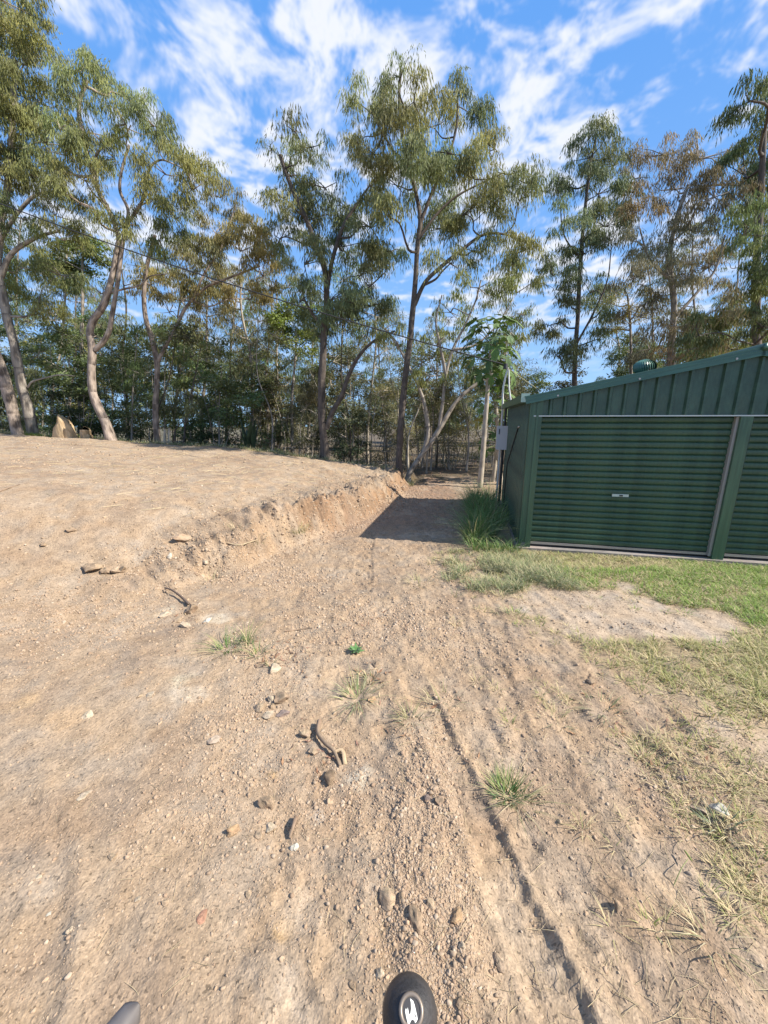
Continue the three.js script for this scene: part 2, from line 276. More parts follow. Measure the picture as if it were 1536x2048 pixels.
{
  const W = 5.8, D = 3.9, EA = 2.44, AP = 3.03, MID = W / 2;
  const S = thing('garden_shed', 'dark green corrugated steel shed with two roller doors on the right', 'shed', shedPos, ST);
  const slope = (u) => EA + (AP - EA) * (1 - Math.abs(u - MID) / MID);
  part('floor_slab', box(W + 0.1, 0.36, D + 0.1, MID, -0.125, -D / 2 + 0.02), concrete, S);
  // side and rear walls, with the pans and ribs of the cladding
  const ribProf = [[-0.034, 0], [-0.015, 0.04], [0.015, 0.04], [0.034, 0]], sideRib = (o) => prism(ribProf.map(([a, b]) => [o * b, a]), EA - 0.1, 'y');
  const side = (name, u, out) => { const w = part(name, box(0.05, EA - 0.05, D - 0.1, u, (EA - 0.05) / 2 + 0.056, -D / 2 - 0.02), wallGreen, S), g = sideRib(out); for (let v = 0.25; v < D - 0.1; v += 0.2) { const r = part('rib', g, wallGreen, w); r.position.set(u + out * 0.024, 0.07, -v); } return w; };
  side('side_wall', 0.03, -1); side('side_wall', W - 0.03, 1);
  part('rear_wall', box(W - 0.1, EA - 0.05, 0.05, MID, EA / 2 + 0.03, -D + 0.03), wallGreen, S);
  const gableShape = (y0) => prism([[0.02, y0], [W - 0.02, y0], [W - 0.02, slope(0.02) - 0.01], [MID, AP - 0.01], [0.02, slope(0.02) - 0.01]], 0.03, 'z');
  const gable = part('gable_wall', gableShape(2.215).translate(0, 0, -0.03), wallGreen, S);
  part('rear_gable', gableShape(EA - 0.02).translate(0, 0, -D + 0.02), wallGreen, S);
  for (let u = 0.29; u < W - 0.2; u += 0.2045) { const r = part('rib', prism(ribProf, slope(u) - 2.215 - 0.03, 'y'), wallGreen, gable); r.position.set(u, 2.22, -0.001); }
  part('header_edge', box(W - 0.1, 0.018, 0.05, MID, 2.206, 0.018), std({ color: lin(0.5, 0.53, 0.5), roughness: 0.4 }), S);
  // corner posts and the post between the doors
  const cornerPost = (u, w) => { const p = part('corner_post', box(w, EA, 0.06, u + w / 2, EA / 2 + 0.01, 0.004), steelGreen, S); part('fold', box(0.035, EA - 0.06, 0.014, u + w * 0.62, EA / 2, 0.04), steelGreen, p); return p; };
  cornerPost(-0.01, 0.185); cornerPost(W - 0.175, 0.185);
  part('foot_bracket', box(0.1, 0.1, 0.07, 0.07, 0.09, 0.006), std({ color: lin(0.12, 0.13, 0.13), roughness: 0.7 }), S);
  part('door_post', box(0.15, 2.2, 0.09, 2.905, 1.1, -0.012), steelGreen, S);
  // roller doors
  const SL = 22, y0 = 0.135, y1 = 2.2, ph = (y1 - y0) / SL;
  const slatProf = [[-0.016, 0]]; for (let i = 0; i <= 8; i++) { const t = i / 8; slatProf.push([[-0.006, 0.002, 0.013, 0.016, 0.017, 0.016, 0.013, 0.003, -0.006][i], [0, 0.06, 0.16, 0.3, 0.5, 0.7, 0.82, 0.9, 1][i] * ph]); } slatProf.push([-0.016, ph]);
  const door = (u0, u1, guide) => {
    const dr = new THREE.Group(); dr.name = 'roller_door'; S.add(dr);
    const g = prism(slatProf, u1 - u0 - 0.012, 'x');
    for (let i = 0; i < SL; i++) { const m = part('slat', g, doorGreen, dr); m.position.set(u0 + 0.006, y0 + i * ph, -0.075); }
    part('bottom_rail', new THREE.BoxGeometry(u1 - u0, 0.036, 0.05).translate((u0 + u1) / 2, 0.114, -0.07), alloy, dr);
    part('rubber_seal', box(u1 - u0 - 0.02, 0.02, 0.03, (u0 + u1) / 2, 0.087, -0.07), darkInside, dr);
    part('backing', box(u1 - u0 + 0.06, 2.1, 0.02, (u0 + u1) / 2, 1.14, -0.13), darkInside, dr);
    for (const u of guide) part('guide_track', box(0.035, 2.1, 0.075, u, 1.14, -0.045), u > u0 + 1 ? std({ color: lin(0.36, 0.33, 0.3), roughness: 0.55, metalness: 0.3 }) : darkInside, dr);
    return dr;
  };
  const d1 = door(0.178, 2.8, [0.165, 2.812]), d2 = door(3.0, 5.63, [2.992, 5.64]);
  const lockAt = (dr, u) => { const l = part('lock_plate', box(0.235, 0.04, 0.02, u, 0.985, -0.046), std({ color: lin(0.46, 0.52, 0.46), roughness: 0.35 }), dr); part('handle_slot', box(0.05, 0.02, 0.012, u + 0.01, 0.983, -0.038), darkInside, l); };
  lockAt(d1, 1.46); lockAt(d2, 4.3);
  // roof sheets, ridge, barge capping, gutter
  const ang = Math.atan2(AP - EA, MID), L = MID / Math.cos(ang) + 0.08;
  for (const sgn of [-1, 1]) {
    const sh = new THREE.Group(); sh.name = 'roof_slope'; S.add(sh); sh.position.set(MID, AP + 0.05, -D / 2); sh.rotation.z = sgn * -ang;
    part('sheet', box(L, 0.02, D + 0.1, sgn * L / 2, 0, 0.02), trimGreen, sh);
    for (let v = -D / 2 + 0.2; v < D / 2; v += 0.2) part('rib', box(L - 0.02, 0.028, 0.04, sgn * L / 2, 0.022, v), trimGreen, sh);
    const b = part('barge_capping', box(L + 0.03, 0.105, 0.028, sgn * (L + 0.03) / 2 - sgn * 0.008, -0.034, D / 2 + 0.075), trimGreen, sh);
    part('upper_fold', box(L + 0.03, 0.016, 0.05, sgn * (L + 0.03) / 2, 0.024, D / 2 + 0.07), trimGreen, b);
    part('crease', box(L + 0.02, 0.014, 0.012, sgn * (L + 0.02) / 2, -0.014, D / 2 + 0.092), trimGreen, b);
    for (const s of [0.32, 1.5, 2.6]) part('screw', new THREE.CylinderGeometry(0.014, 0.014, 0.012, 8).rotateX(Math.PI / 2).translate(sgn * s, -0.058, D / 2 + 0.095), alloy, b);
  }
  part('ridge_cap', tube([V(MID, AP + 0.07, 0.12), V(MID, AP + 0.07, -D - 0.04)], [0.05, 0.05], 8), trimGreen, S);
  for (const [u, sg] of [[-0.1, -1], [W + 0.1, 1]]) {
    const gs = [[-0.06, 0], [0.06, 0], [0.06, 0.1], [0.05, 0.1], [0.05, 0.012], [-0.05, 0.012], [-0.05, 0.12], [-0.06, 0.12]].map(([a, b]) => [-sg * a, b]);
    const gt = part('gutter', prism(gs, D + 0.1, 'z').translate(u, EA - 0.03, -D - 0.03), steelGreen, S);
    part('end_cap', box(0.125, 0.13, 0.012, u, EA + 0.04, 0.078), std({ color: lin(0.3, 0.42, 0.36), roughness: 0.5 }), gt);
  }
  // turning roof vent: fluted dome of curved vanes
  const uu = 2.14, vv = 1.7, vent = new THREE.Group(); vent.name = 'roof_vent'; vent.position.set(uu, slope(uu) + 0.0, -vv); vent.scale.setScalar(0.8); S.add(vent);
  part('vent_neck', new THREE.CylinderGeometry(0.15, 0.17, 0.2, 24).translate(0, 0.06, 0), steelGreen, vent);
  const prof = [[0.15, 0.13], [0.2, 0.17], [0.225, 0.24], [0.215, 0.31], [0.17, 0.37], [0.1, 0.405], [0.02, 0.415]];
  part('vent_core', new THREE.LatheGeometry(prof.map(([r, y]) => new THREE.Vector2(r * 0.93, y)), 28), darkInside, vent);
  const vane = () => { const p = [], ix = []; prof.forEach(([r, y], i) => { const tw = i * 0.07; for (const e of [-0.085, 0.085]) { const a = e + tw, rr = r + (e > 0 ? 0.012 : -0.006); p.push(Math.cos(a) * rr, y, Math.sin(a) * rr); } }); for (let i = 0; i < prof.length - 1; i++) { const a = i * 2; ix.push(a, a + 2, a + 1, a + 1, a + 2, a + 3); } const g = new THREE.BufferGeometry(); g.setAttribute('position', new THREE.Float32BufferAttribute(p, 3)); g.setAttribute('uv', new THREE.Float32BufferAttribute(p.filter((_, i) => i % 3 < 2), 2)); g.setIndex(ix); g.computeVertexNormals(); return g; };
  const vg = vane(); for (let k = 0; k < 30; k++) { const m = part('vane', vg, trimGreen, vent); m.rotation.y = k / 30 * Math.PI * 2; }
  part('vent_cap', new THREE.SphereGeometry(0.1, 20, 8, 0, 6.3, 0, 1.2).scale(1, 0.35, 1).translate(0, 0.395, 0), trimGreen, vent);
}

// ---------------------------------------------------------------- conduit mast, meter box, overhead cable
{
  const pale = std({ color: lin(0.55, 0.54, 0.5), roughness: 0.5 }), dark = std({ color: lin(0.025, 0.025, 0.025), roughness: 0.6 });
  const m = thing('service_mast', 'pale grey conduit mast on the rear corner of the green shed', 'mast', shedAt(-0.14, 0, 3.94), ST);
  const loc = (px, py, d) => { const p = at(px, py, d).sub(m.position); return p.applyAxisAngle(V(0, 1, 0), -ST); };
  const dm = -m.position.z, top = loc(1016, 735, dm);
  part('mast_pole', tube([V(0, 0.02, 0), V(0.0, 2.4, 0.0), V(-0.02, top.y * 0.86, 0), top], [0.026, 0.026, 0.024, 0.02], 8, 12), pale, m);
  part('brace', tube([V(0.2, 2.5, 0.1), V(0.12, 2.9, 0.06), V(top.x + 0.02, top.y - 0.05, top.z + 0.02)], [0.02, 0.02, 0.016], 8), pale, m);
  part('insulator', new THREE.CylinderGeometry(0.05, 0.06, 0.12, 10).translate(top.x - 0.06, top.y + 0.03, top.z), dark, m);
  part('guy_wire', tube([V(top.x, top.y - 0.02, top.z), loc(1072, 776, dm - 1.2)], [0.007, 0.007], 5), std({ color: lin(0.5, 0.42, 0.2), roughness: 0.6 }), m);
  part('cable_loop', tube([V(top.x - 0.05, top.y + 0.04, top.z), V(top.x + 0.12, top.y - 0.1, top.z), V(top.x + 0.2, top.y - 0.3, top.z + 0.05), V(0.02, 2.75, 0.03)], [0.008, 0.008, 0.008, 0.008], 5, 14), dark, m);
  const b = thing('meter_box', 'light grey electrical meter box on the side wall of the shed', 'meter box', shedAt(-0.15, 1.72, 3.5), ST);
  const grey = std({ color: lin(0.55, 0.54, 0.53), roughness: 0.45 });
  part('cabinet', box(0.24, 0.56, 0.34, 0, 0, 0), grey, b);
  part('lid', box(0.255, 0.57, 0.012, 0, 0, 0.178), grey, b);
  part('latch', box(0.02, 0.13, 0.014, -0.075, 0.15, 0.188), dark, b);
  part('conduit', tube([V(0.06, 0.28, 0), V(0.06, 0.82, 0)], [0.03, 0.03], 8), dark, b);
  part('conduit', tube([V(0.05, -0.28, 0), V(0.05, -1.76, 0)], [0.035, 0.035], 8), dark, b);
  const rod = thing('side_wall_stay', 'thin dark rod leaning on the shaded side wall of the shed', 'rod', shedAt(-0.06, 0, 1.2), ST);
  part('rod', tube([V(0.02, 2.02, 0.1), V(-0.02, 1.2, -1.1), V(-0.02, 0.04, -1.3)], [0.012, 0.012, 0.012], 6), dark, rod);
  part('hook', tube([V(0.02, 2.02, 0.1), V(0.02, 2.03, 0.25)], [0.014, 0.014], 6), pale, rod);
  // cable up to a timber pole beyond the left edge
  const a = at(1006, 728, dm), e = at(-360, 262, 13.0), pts = []; for (let i = 0; i <= 24; i++) { const t = i / 24; pts.push(a.clone().lerp(e, t).add(V(0, -0.62 * 4 * t * (1 - t) * 0.55, 0))); }
  solo('overhead_cable', tube(pts, pts.map(() => 0.016), 5), dark, 'thin dark power cable sloping down from the left to the shed mast', 'cable');
  const gy = height(e.x, e.z), pole = thing('power_pole', 'timber power pole left of the picture that carries the cable', 'power pole', V(e.x, gy, e.z));
  const timber = std({ color: lin(0.2, 0.15, 0.11), roughness: 0.9, map: grime });
  part('post', tube([V(0, -0.2, 0), V(0, e.y - gy + 0.6, 0)], [0.15, 0.11], 12), timber, pole);
  part('crossarm', box(0.1, 0.1, 1.8, 0, e.y - gy + 0.2, 0), timber, pole);
  part('insulator', new THREE.CylinderGeometry(0.04, 0.05, 0.14, 10).translate(0, e.y - gy, 0.11), pale, pole);
}

// ---------------------------------------------------------------- leaves and bark
function leaves(list) {                                                 // flat lens-shaped leaves [x, y, z, direction, length, width, spin]
  const pos = [], uv = [], d = V(), s = V(), b = V(), m = V(), t = V();
  for (const [x, y, z, dir, L, W, spin, curl = 0.12] of list) {
    d.copy(dir).normalize(); s.set(Math.cos(spin), 0.2 * Math.sin(spin * 3), Math.sin(spin)); s.addScaledVector(d, -s.dot(d)).normalize(); b.crossVectors(d, s);
    m.set(x, y, z).addScaledVector(d, L * 0.45).addScaledVector(b, L * curl); t.set(x, y, z).addScaledVector(d, L).addScaledVector(b, -L * curl * 0.4);
    const l = m.clone().addScaledVector(s, W / 2), r = m.clone().addScaledVector(s, -W / 2);
    pos.push(x, y, z, l.x, l.y, l.z, r.x, r.y, r.z, l.x, l.y, l.z, t.x, t.y, t.z, r.x, r.y, r.z); uv.push(0, 0, 1, 1, 0, 1, 1, 1, 0, 2, 0, 1);
  }
  const g = new THREE.BufferGeometry(); g.setAttribute('position', new THREE.Float32BufferAttribute(pos, 3)); g.setAttribute('uv', new THREE.Float32BufferAttribute(uv, 2)); return g;
}
const SPRAY = {};
{
  const r = rng(5);
  SPRAY.gum = [0, 1, 2].map(() => { const l = []; for (let i = 0; i < 30; i++) { const t = r(), a = r() * 6.28, o = 0.05 + 0.24 * t; const x = Math.cos(a) * o, z = Math.sin(a) * o; l.push([x, -0.34 * t * t + 0.07 - 0.1 * r(), z, V(x * 1.5 + (r() - 0.5) * 0.5, -1 - r() * 0.4, z * 1.5 + (r() - 0.5) * 0.5), 0.1 + 0.13 * r(), 0.017 + 0.016 * r(), r() * 6.28]); } return leaves(l); });
  SPRAY.bush = [0, 1, 2].map(() => { const l = []; for (let i = 0; i < 22; i++) { const a = r() * 6.28, e = r() * 2 - 0.7, o = 0.22 * Math.sqrt(r()); const x = Math.cos(a) * o, z = Math.sin(a) * o; l.push([x, 0.24 * (r() - 0.5), z, V(Math.cos(a) + (r() - 0.5), e * 0.6 - 0.35, Math.sin(a) + (r() - 0.5)), 0.1 + 0.09 * r(), 0.042 + 0.022 * r(), r() * 6.28]); } return leaves(l); });
  SPRAY.fine = [0, 1].map(() => { const l = []; for (let i = 0; i < 26; i++) { const a = r() * 6.28, o = 0.2 * Math.sqrt(r()); const x = Math.cos(a) * o, z = Math.sin(a) * o; l.push([x, 0.22 * (r() - 0.5), z, V(Math.cos(a) * 0.8, r() * 1.4 - 0.9, Math.sin(a) * 0.8), 0.09 + 0.09 * r(), 0.016 + 0.01 * r(), r() * 6.28]); } return leaves(l); });
}
const leafMat = new THREE.MeshPhysicalMaterial({ color: 0xffffff, roughness: 0.92, transmission: 0.4, thickness: 0, side: THREE.DoubleSide, specularIntensity: 0.8 });
const barkTex = (seed, lo, hi, band) => dataTex(512, 512, (i, j) => {
  const u = i / 512, v = j / 512, f = tn(u * 24, v * 5, 120, seed) * 0.5 + tn(u * 60, v * 14, 420, seed + 1) * 0.35 + tn(u * 128, v * 64, 1024, seed + 2) * 0.2, p = tn(u * 4, v * 6, 12, seed + 3) * band;
  const k = clamp(0.5 + 0.5 * f + p); return [lerp(lo[0], hi[0], k), lerp(lo[1], hi[1], k), lerp(lo[2], hi[2], k)];
}, false);
const bark = (seed, lo, hi, band, bump) => { const t = barkTex(seed, lo, hi, band); return std({ map: t, bumpMap: t, bumpScale: bump, roughness: 0.95 }); };
const BARK = { pink: bark(31, [0.11, 0.083, 0.066], [0.4, 0.32, 0.255], 0.7, 0.035), dark: bark(41, [0.04, 0.032, 0.027], [0.145, 0.115, 0.093], 0.3, 0.05), grey: bark(51, [0.12, 0.1, 0.083], [0.36, 0.31, 0.255], 0.7, 0.035), pale: bark(61, [0.24, 0.2, 0.15], [0.44, 0.38, 0.3], 0.5, 0.02) };

// ---------------------------------------------------------------- trees
// trunk and limbs: rows of [px, py, metres ahead]; crown: rows of [px, py, half width, half height, metres ahead] in the photograph's pixels
const PXM = (d) => d / FOCAL * 0.98;
let treeSeed = 100;
function crownInto(T, base, clumps, o) {
  // o: kind, colour [r,g,b] linear, vary, sprays per square metre of clump, size, twigMat
  const r = rng(treeSeed * 31 + 7), M = [], C = [], m4 = new THREE.Matrix4(), q = new THREE.Quaternion(), e = new THREE.Euler(), sc = V(), twigs = [];
  const nd = () => (r() + r() + r() - 1.5) * 0.82;
  for (const c of clumps) {
    const [cx, cy, cz, rx, ry] = c, rz = (rx + ry) / 2 * 1.05, area = 3.14 * rx * ry, subs = Math.max(4, Math.round(area * 4.2)), tone = 1 + o.vary * (r() - 0.5), warm = (r() - 0.5) * o.vary;
    for (let s = 0; s < subs; s++) {
      const u = r() * 2 - 1, a = r() * 6.283, k = Math.cbrt(0.12 + 0.88 * r()), w = Math.sqrt(1 - u * u);
      const sx = cx + rx * k * w * Math.cos(a), sy = cy + ry * k * u, sz = cz + rz * k * w * Math.sin(a);
      if (r() < 0.75) { const md = V(lerp(cx, sx, 0.5) + nd() * 0.15, lerp(cy - ry * 0.3, sy, 0.45) + 0.1 * nd(), lerp(cz, sz, 0.5) + nd() * 0.15); twigs.push(tube([V(cx, cy - ry * 0.3, cz), md, V(sx, sy, sz)].map((p) => p.sub(base)), [0.02, 0.013, 0.005], 3)); }
      const n = Math.max(2, Math.round(o.density * area / subs * (0.6 + 0.8 * r()))), rs = 0.2 + 0.13 * r(), tn2 = tone * (1 + 0.35 * o.vary * (r() - 0.5));
      for (let i = 0; i < n; i++) {
        const k2 = (0.8 + 0.5 * r()) * o.size * 0.92;
        e.set((r() - 0.5) * 0.5, r() * 6.283, (r() - 0.5) * 0.5); q.setFromEuler(e); sc.set(k2, k2 * (0.85 + 0.4 * r()), k2);
        m4.compose(V(sx + nd() * rs - base.x, sy + nd() * rs * 0.8 - base.y, sz + nd() * rs - base.z), q, sc); M.push(m4.clone());
        const v = tn2 * (0.68 + 0.64 * r()), yl = 1 + 0.5 * warm + 0.25 * o.vary * (r() - 0.5); C.push(lin(o.colour[0] * v * yl * 1.12, o.colour[1] * v * 1.08, o.colour[2] * v / yl * 0.88));
      }
    }
  }
  const im = new THREE.InstancedMesh(SPRAY[o.kind][treeSeed % SPRAY[o.kind].length], leafMat, M.length); im.name = 'crown'; im.castShadow = im.receiveShadow = true; im.userData.kind = 'stuff';
  M.forEach((m, i) => { im.setMatrixAt(i, m); im.setColorAt(i, C[i]); }); T.add(im);
  if (twigs.length) { const t = part('twigs', mergeGeometries(twigs), o.bark, T); t.userData.kind = 'stuff'; }
  return M.length;
}
let sprays = 0;
function tree(o) {
  treeSeed++;
  const r = rng(treeSeed), world = (rows) => rows.map(([px, py, d]) => at(px, py, d ?? o.d));
  const tp = world(o.trunk), gx = tp[0].x, gz = tp[0].z, base = V(gx, height(gx, gz), gz);
  const T = thing(o.name ?? 'gum_tree', o.label, 'tree', base, 0, o.group);
  if (tp[0].y > base.y + 0.05) tp.unshift(V(gx + (tp[0].x - tp[1].x) * 0.1, base.y - 0.15, gz)); else tp[0].y = base.y - 0.15;
  const rad = tp.map((_, i) => lerp(o.r * 0.8, o.rTop ?? o.r * 0.3, Math.pow(i / (tp.length - 1), 0.8))); rad[0] *= 1.25;
  const sk = [], add = (P, R) => { const c = new THREE.CatmullRomCurve3(P, false, 'centripetal'), n = P.length * 4; for (let i = 0; i <= n; i++) { const f = i / n * (P.length - 1), k = Math.min(P.length - 2, Math.floor(f)); sk.push([c.getPoint(i / n), lerp(R[k], R[k + 1], f - k)]); } };
  const B = BARK[o.bark], loc = (P) => P.map((p) => p.clone().sub(base));
  part('trunk', tube(loc(tp), rad, 14, tp.length * 10, 0.24, treeSeed), B, T); add(tp, rad);
  for (const L of o.limbs ?? []) { const lp = world(L.p), lr = lp.map((_, i) => lerp(L.r * 0.82, L.r * 0.28, i / (lp.length - 1))); part('limb', tube(loc(lp), lr, 9, lp.length * 6, 0.14, treeSeed + 3), B, T); add(lp, lr); }
  const cl = o.crown.map(([px, py, hx, hy, dd]) => { const d = o.d + (dd ?? (r() - 0.5) * 2 * (o.spread ?? 1.4)), p = at(px, py, d), m = PXM(d); return [p.x, p.y, p.z, hx * m, hy * m]; });
  if (!o.bare) {
    cl.map((c) => { const p = V(c[0], c[1], c[2]); let best = 1e9; for (const [q] of sk) best = Math.min(best, q.distanceTo(p)); return [best, c]; }).sort((a, b) => a[0] - b[0]).forEach(([, c]) => {
      const p = V(c[0], c[1] - c[4] * 0.25, c[2]); let best = 1e9, from = null;
      for (const [q, rr] of sk) { const dy = p.y - q.y, k = q.distanceTo(p) + (dy < 0.25 ? 1.5 * (0.25 - dy) : 0); if (k < best && q.y > base.y + (o.clear ?? 0.8)) { best = k; from = [q, rr]; } }
      if (!from) return;
      const dist = from[0].distanceTo(p); if (dist < 0.35) return;
      const j = () => (r() - 0.5) * 0.22 * dist, m1 = from[0].clone().lerp(p, 0.33).add(V(j(), -0.06 * dist + j() * 0.6, j())), m2 = from[0].clone().lerp(p, 0.68).add(V(j(), 0.04 * dist + j() * 0.6, j())), r0 = Math.min(from[1] * 0.75, 0.022 + 0.014 * dist);
      const P = [from[0].clone(), m1, m2, p], R = [r0, r0 * 0.8, r0 * 0.6, Math.max(0.01, r0 * 0.4)]; part('limb', tube(loc(P), R, 6, 9, 0.1, treeSeed), B, T); add(P, R);
    });
  }
  sprays += crownInto(T, base, cl, { kind: o.leaf ?? 'gum', colour: o.colour, vary: o.vary ?? 0.5, density: (o.density ?? 22) * 1.6, size: o.size ?? 1, bark: B });
  return T;
}
const OLIVE = [0.185, 0.2, 0.066], GREYG = [0.16, 0.185, 0.085], DEEP = [0.11, 0.16, 0.05], LIME = [0.15, 0.2, 0.03], BROWNY = [0.2, 0.17, 0.1];

tree({ label: 'leaning pinkish gum trunk at the far left edge, its crown out of the picture', bark: 'pink', d: 16.1, r: 0.24, rTop: 0.16, colour: OLIVE, trunk: [[36, 866], [24, 820], [10, 765], [-12, 700], [-60, 570], [-90, 420], [-80, 250]],
  crown: [[-60, 120, 70, 60], [10, 40, 55, 40], [-20, 200, 60, 50], [-90, 300, 60, 50], [-10, -30, 70, 50], [-120, 30, 80, 60]] });
tree({ label: 'tall grey gum leaning left beside the leftmost trunk, spreading crown at the top left corner', bark: 'grey', d: 16.6, r: 0.26, rTop: 0.09, colour: OLIVE, trunk: [[66, 866], [58, 826], [46, 780], [38, 735], [28, 690], [14, 630], [3, 570], [-4, 520], [4, 440], [18, 360], [25, 250], [30, 120]],
  limbs: [{ r: 0.13, p: [[1, 555], [20, 512], [48, 488], [86, 470], [120, 462]] }, { r: 0.1, p: [[0, 480], [40, 420], [75, 388], [118, 384]] }, { r: 0.055, p: [[55, 775], [64, 764], [90, 756], [118, 750], [150, 752]] }, { r: 0.06, p: [[15, 632], [55, 632], [75, 615], [80, 590]] }],
  crown: [[15, 40, 45, 50], [50, 110, 50, 45], [15, 170, 50, 45], [80, 190, 45, 40], [30, 250, 60, 45], [90, 270, 40, 40], [20, 330, 50, 40], [75, 340, 50, 35], [30, 420, 55, 35], [110, 420, 40, 30], [125, 470, 45, 28], [60, 530, 60, 32], [20, 590, 50, 30], [120, 540, 40, 30], [100, 620, 40, 25], [-30, 100, 60, 60], [-40, 300, 60, 60]] });
tree({ label: 'crooked pinkish gum with a kinked forked trunk, right of the pale stump', bark: 'pink', d: 15.2, r: 0.2, rTop: 0.05, colour: OLIVE, clear: 2.6, trunk: [[224, 884], [212, 850], [197, 815], [186, 785], [183, 740], [185, 700], [180, 665], [187, 640], [203, 618], [216, 585], [226, 545], [234, 500], [237, 478], [222, 430], [196, 380], [178, 320], [165, 270], [158, 210], [175, 160]],
  limbs: [{ r: 0.12, p: [[190, 700], [206, 684], [218, 662], [223, 636], [229, 600], [236, 560], [243, 505], [250, 460], [256, 420], [240, 380], [246, 330], [258, 290]] }, { r: 0.06, p: [[196, 382], [190, 318], [215, 285], [250, 270], [262, 250]] }, { r: 0.07, p: [[250, 455], [285, 400], [300, 335], [322, 320], [352, 330]] }, { r: 0.05, p: [[222, 585], [248, 578], [280, 570], [300, 553], [335, 548]] }],
  crown: [[165, 125, 38, 26], [200, 150, 30, 36], [150, 185, 35, 28], [265, 195, 42, 30], [305, 235, 36, 38], [250, 238, 36, 26], [185, 255, 36, 28], [130, 300, 50, 28], [100, 345, 50, 30], [170, 350, 40, 32], [160, 395, 45, 32], [330, 335, 50, 34], [385, 365, 36, 36], [300, 385, 45, 34], [352, 425, 45, 34], [265, 440, 36, 26], [318, 470, 45, 30], [230, 310, 40, 26], [400, 320, 24, 24], [120, 250, 30, 24], [335, 275, 24, 24]] });
tree({ label: 'gum with a straight brown trunk and wide dark limbs reaching right over the shrubs', bark: 'pink', d: 16.4, r: 0.17, rTop: 0.06, colour: [0.21, 0.19, 0.075], clear: 3, trunk: [[316, 888], [312, 830], [313, 770], [314, 722], [304, 680], [292, 640], [288, 590], [294, 530], [310, 470]],
  limbs: [{ r: 0.1, p: [[315, 725], [332, 690], [352, 655], [372, 615], [412, 575], [460, 555], [520, 532]] }, { r: 0.06, p: [[385, 600], [410, 545], [440, 500], [462, 440], [472, 410]] }],
  crown: [[470, 400, 26, 28], [440, 385, 34, 26], [430, 455, 45, 32], [480, 490, 45, 34], [525, 540, 40, 34], [395, 510, 50, 34], [445, 555, 45, 34], [345, 530, 45, 34], [505, 440, 26, 28], [540, 480, 30, 30], [300, 560, 40, 30], [360, 590, 45, 30], [500, 590, 45, 26]] });
tree({ label: 'dark rough-barked gum forking low behind the middle of the bare bench', bark: 'dark', d: 14.3, r: 0.2, rTop: 0.05, colour: GREYG, clear: 2.2, trunk: [[650, 922], [648, 880], [643, 830], [642, 780], [645, 720], [650, 650], [653, 590], [650, 540], [632, 490], [610, 435], [590, 390], [574, 350], [560, 310]],
  limbs: [{ r: 0.13, p: [[652, 858], [664, 826], [684, 790], [698, 750], [716, 715], [748, 682], [790, 662]] }, { r: 0.1, p: [[654, 580], [666, 515], [688, 450], [716, 405], [740, 370]] }, { r: 0.07, p: [[648, 690], [640, 650], [620, 620], [606, 590], [602, 550]] }, { r: 0.06, p: [[655, 640], [690, 600], [730, 580], [770, 545]] }],
  crown: [[590, 255, 36, 22], [622, 285, 30, 24], [545, 295, 10, 12], [598, 345, 44, 30], [650, 365, 44, 28], [560, 385, 30, 24], [622, 425, 52, 34], [690, 400, 44, 34], [560, 465, 34, 34], [608, 515, 44, 40], [684, 480, 48, 36], [742, 440, 46, 40], [722, 535, 55, 42], [660, 585, 55, 44], [762, 370, 36, 34], [780, 490, 44, 36], [600, 590, 36, 26], [705, 630, 62, 36], [636, 660, 36, 36], [740, 600, 50, 36], [590, 300, 26, 22]], density: 25 });
tree({ label: 'tallest gum, slim dark trunk and light drooping crown in the middle of the picture', bark: 'dark', d: 13.2, r: 0.15, rTop: 0.035, colour: [0.2, 0.215, 0.085], clear: 3.4, trunk: [[797, 948], [799, 890], [805, 810], [813, 735], [821, 670], [828, 600], [832, 545], [835, 490], [840, 440], [830, 380], [814, 320], [803, 250], [798, 190], [802, 140]],
  limbs: [{ r: 0.085, p: [[829, 610], [850, 565], [884, 532], [924, 500], [966, 470], [1005, 468], [1040, 480]] }, { r: 0.07, p: [[841, 445], [862, 390], [890, 330], [912, 260], [916, 200]] }, { r: 0.055, p: [[836, 480], [872, 430], [910, 395], [955, 370], [1010, 345]] }, { r: 0.05, p: [[822, 350], [786, 300], [756, 250], [740, 220]] }],
  crown: [[802, 140, 26, 30], [742, 212, 46, 34], [828, 190, 44, 36], [908, 172, 32, 28], [762, 262, 52, 40], [858, 240, 44, 36], [960, 228, 32, 26], [716, 282, 32, 26], [820, 300, 52, 34], [900, 292, 44, 36], [990, 285, 40, 32], [868, 365, 52, 36], [950, 345, 46, 34], [1014, 335, 32, 32], [1058, 358, 30, 24], [930, 415, 52, 34], [990, 395, 36, 26], [1052, 388, 22, 18], [882, 445, 44, 32], [796, 360, 36, 34], [782, 425, 34, 34], [960, 495, 46, 30], [1052, 488, 34, 32], [1014, 525, 32, 22], [902, 518, 44, 26], [745, 300, 34, 22], [860, 300, 34, 26]], density: 27, spread: 1.6 });
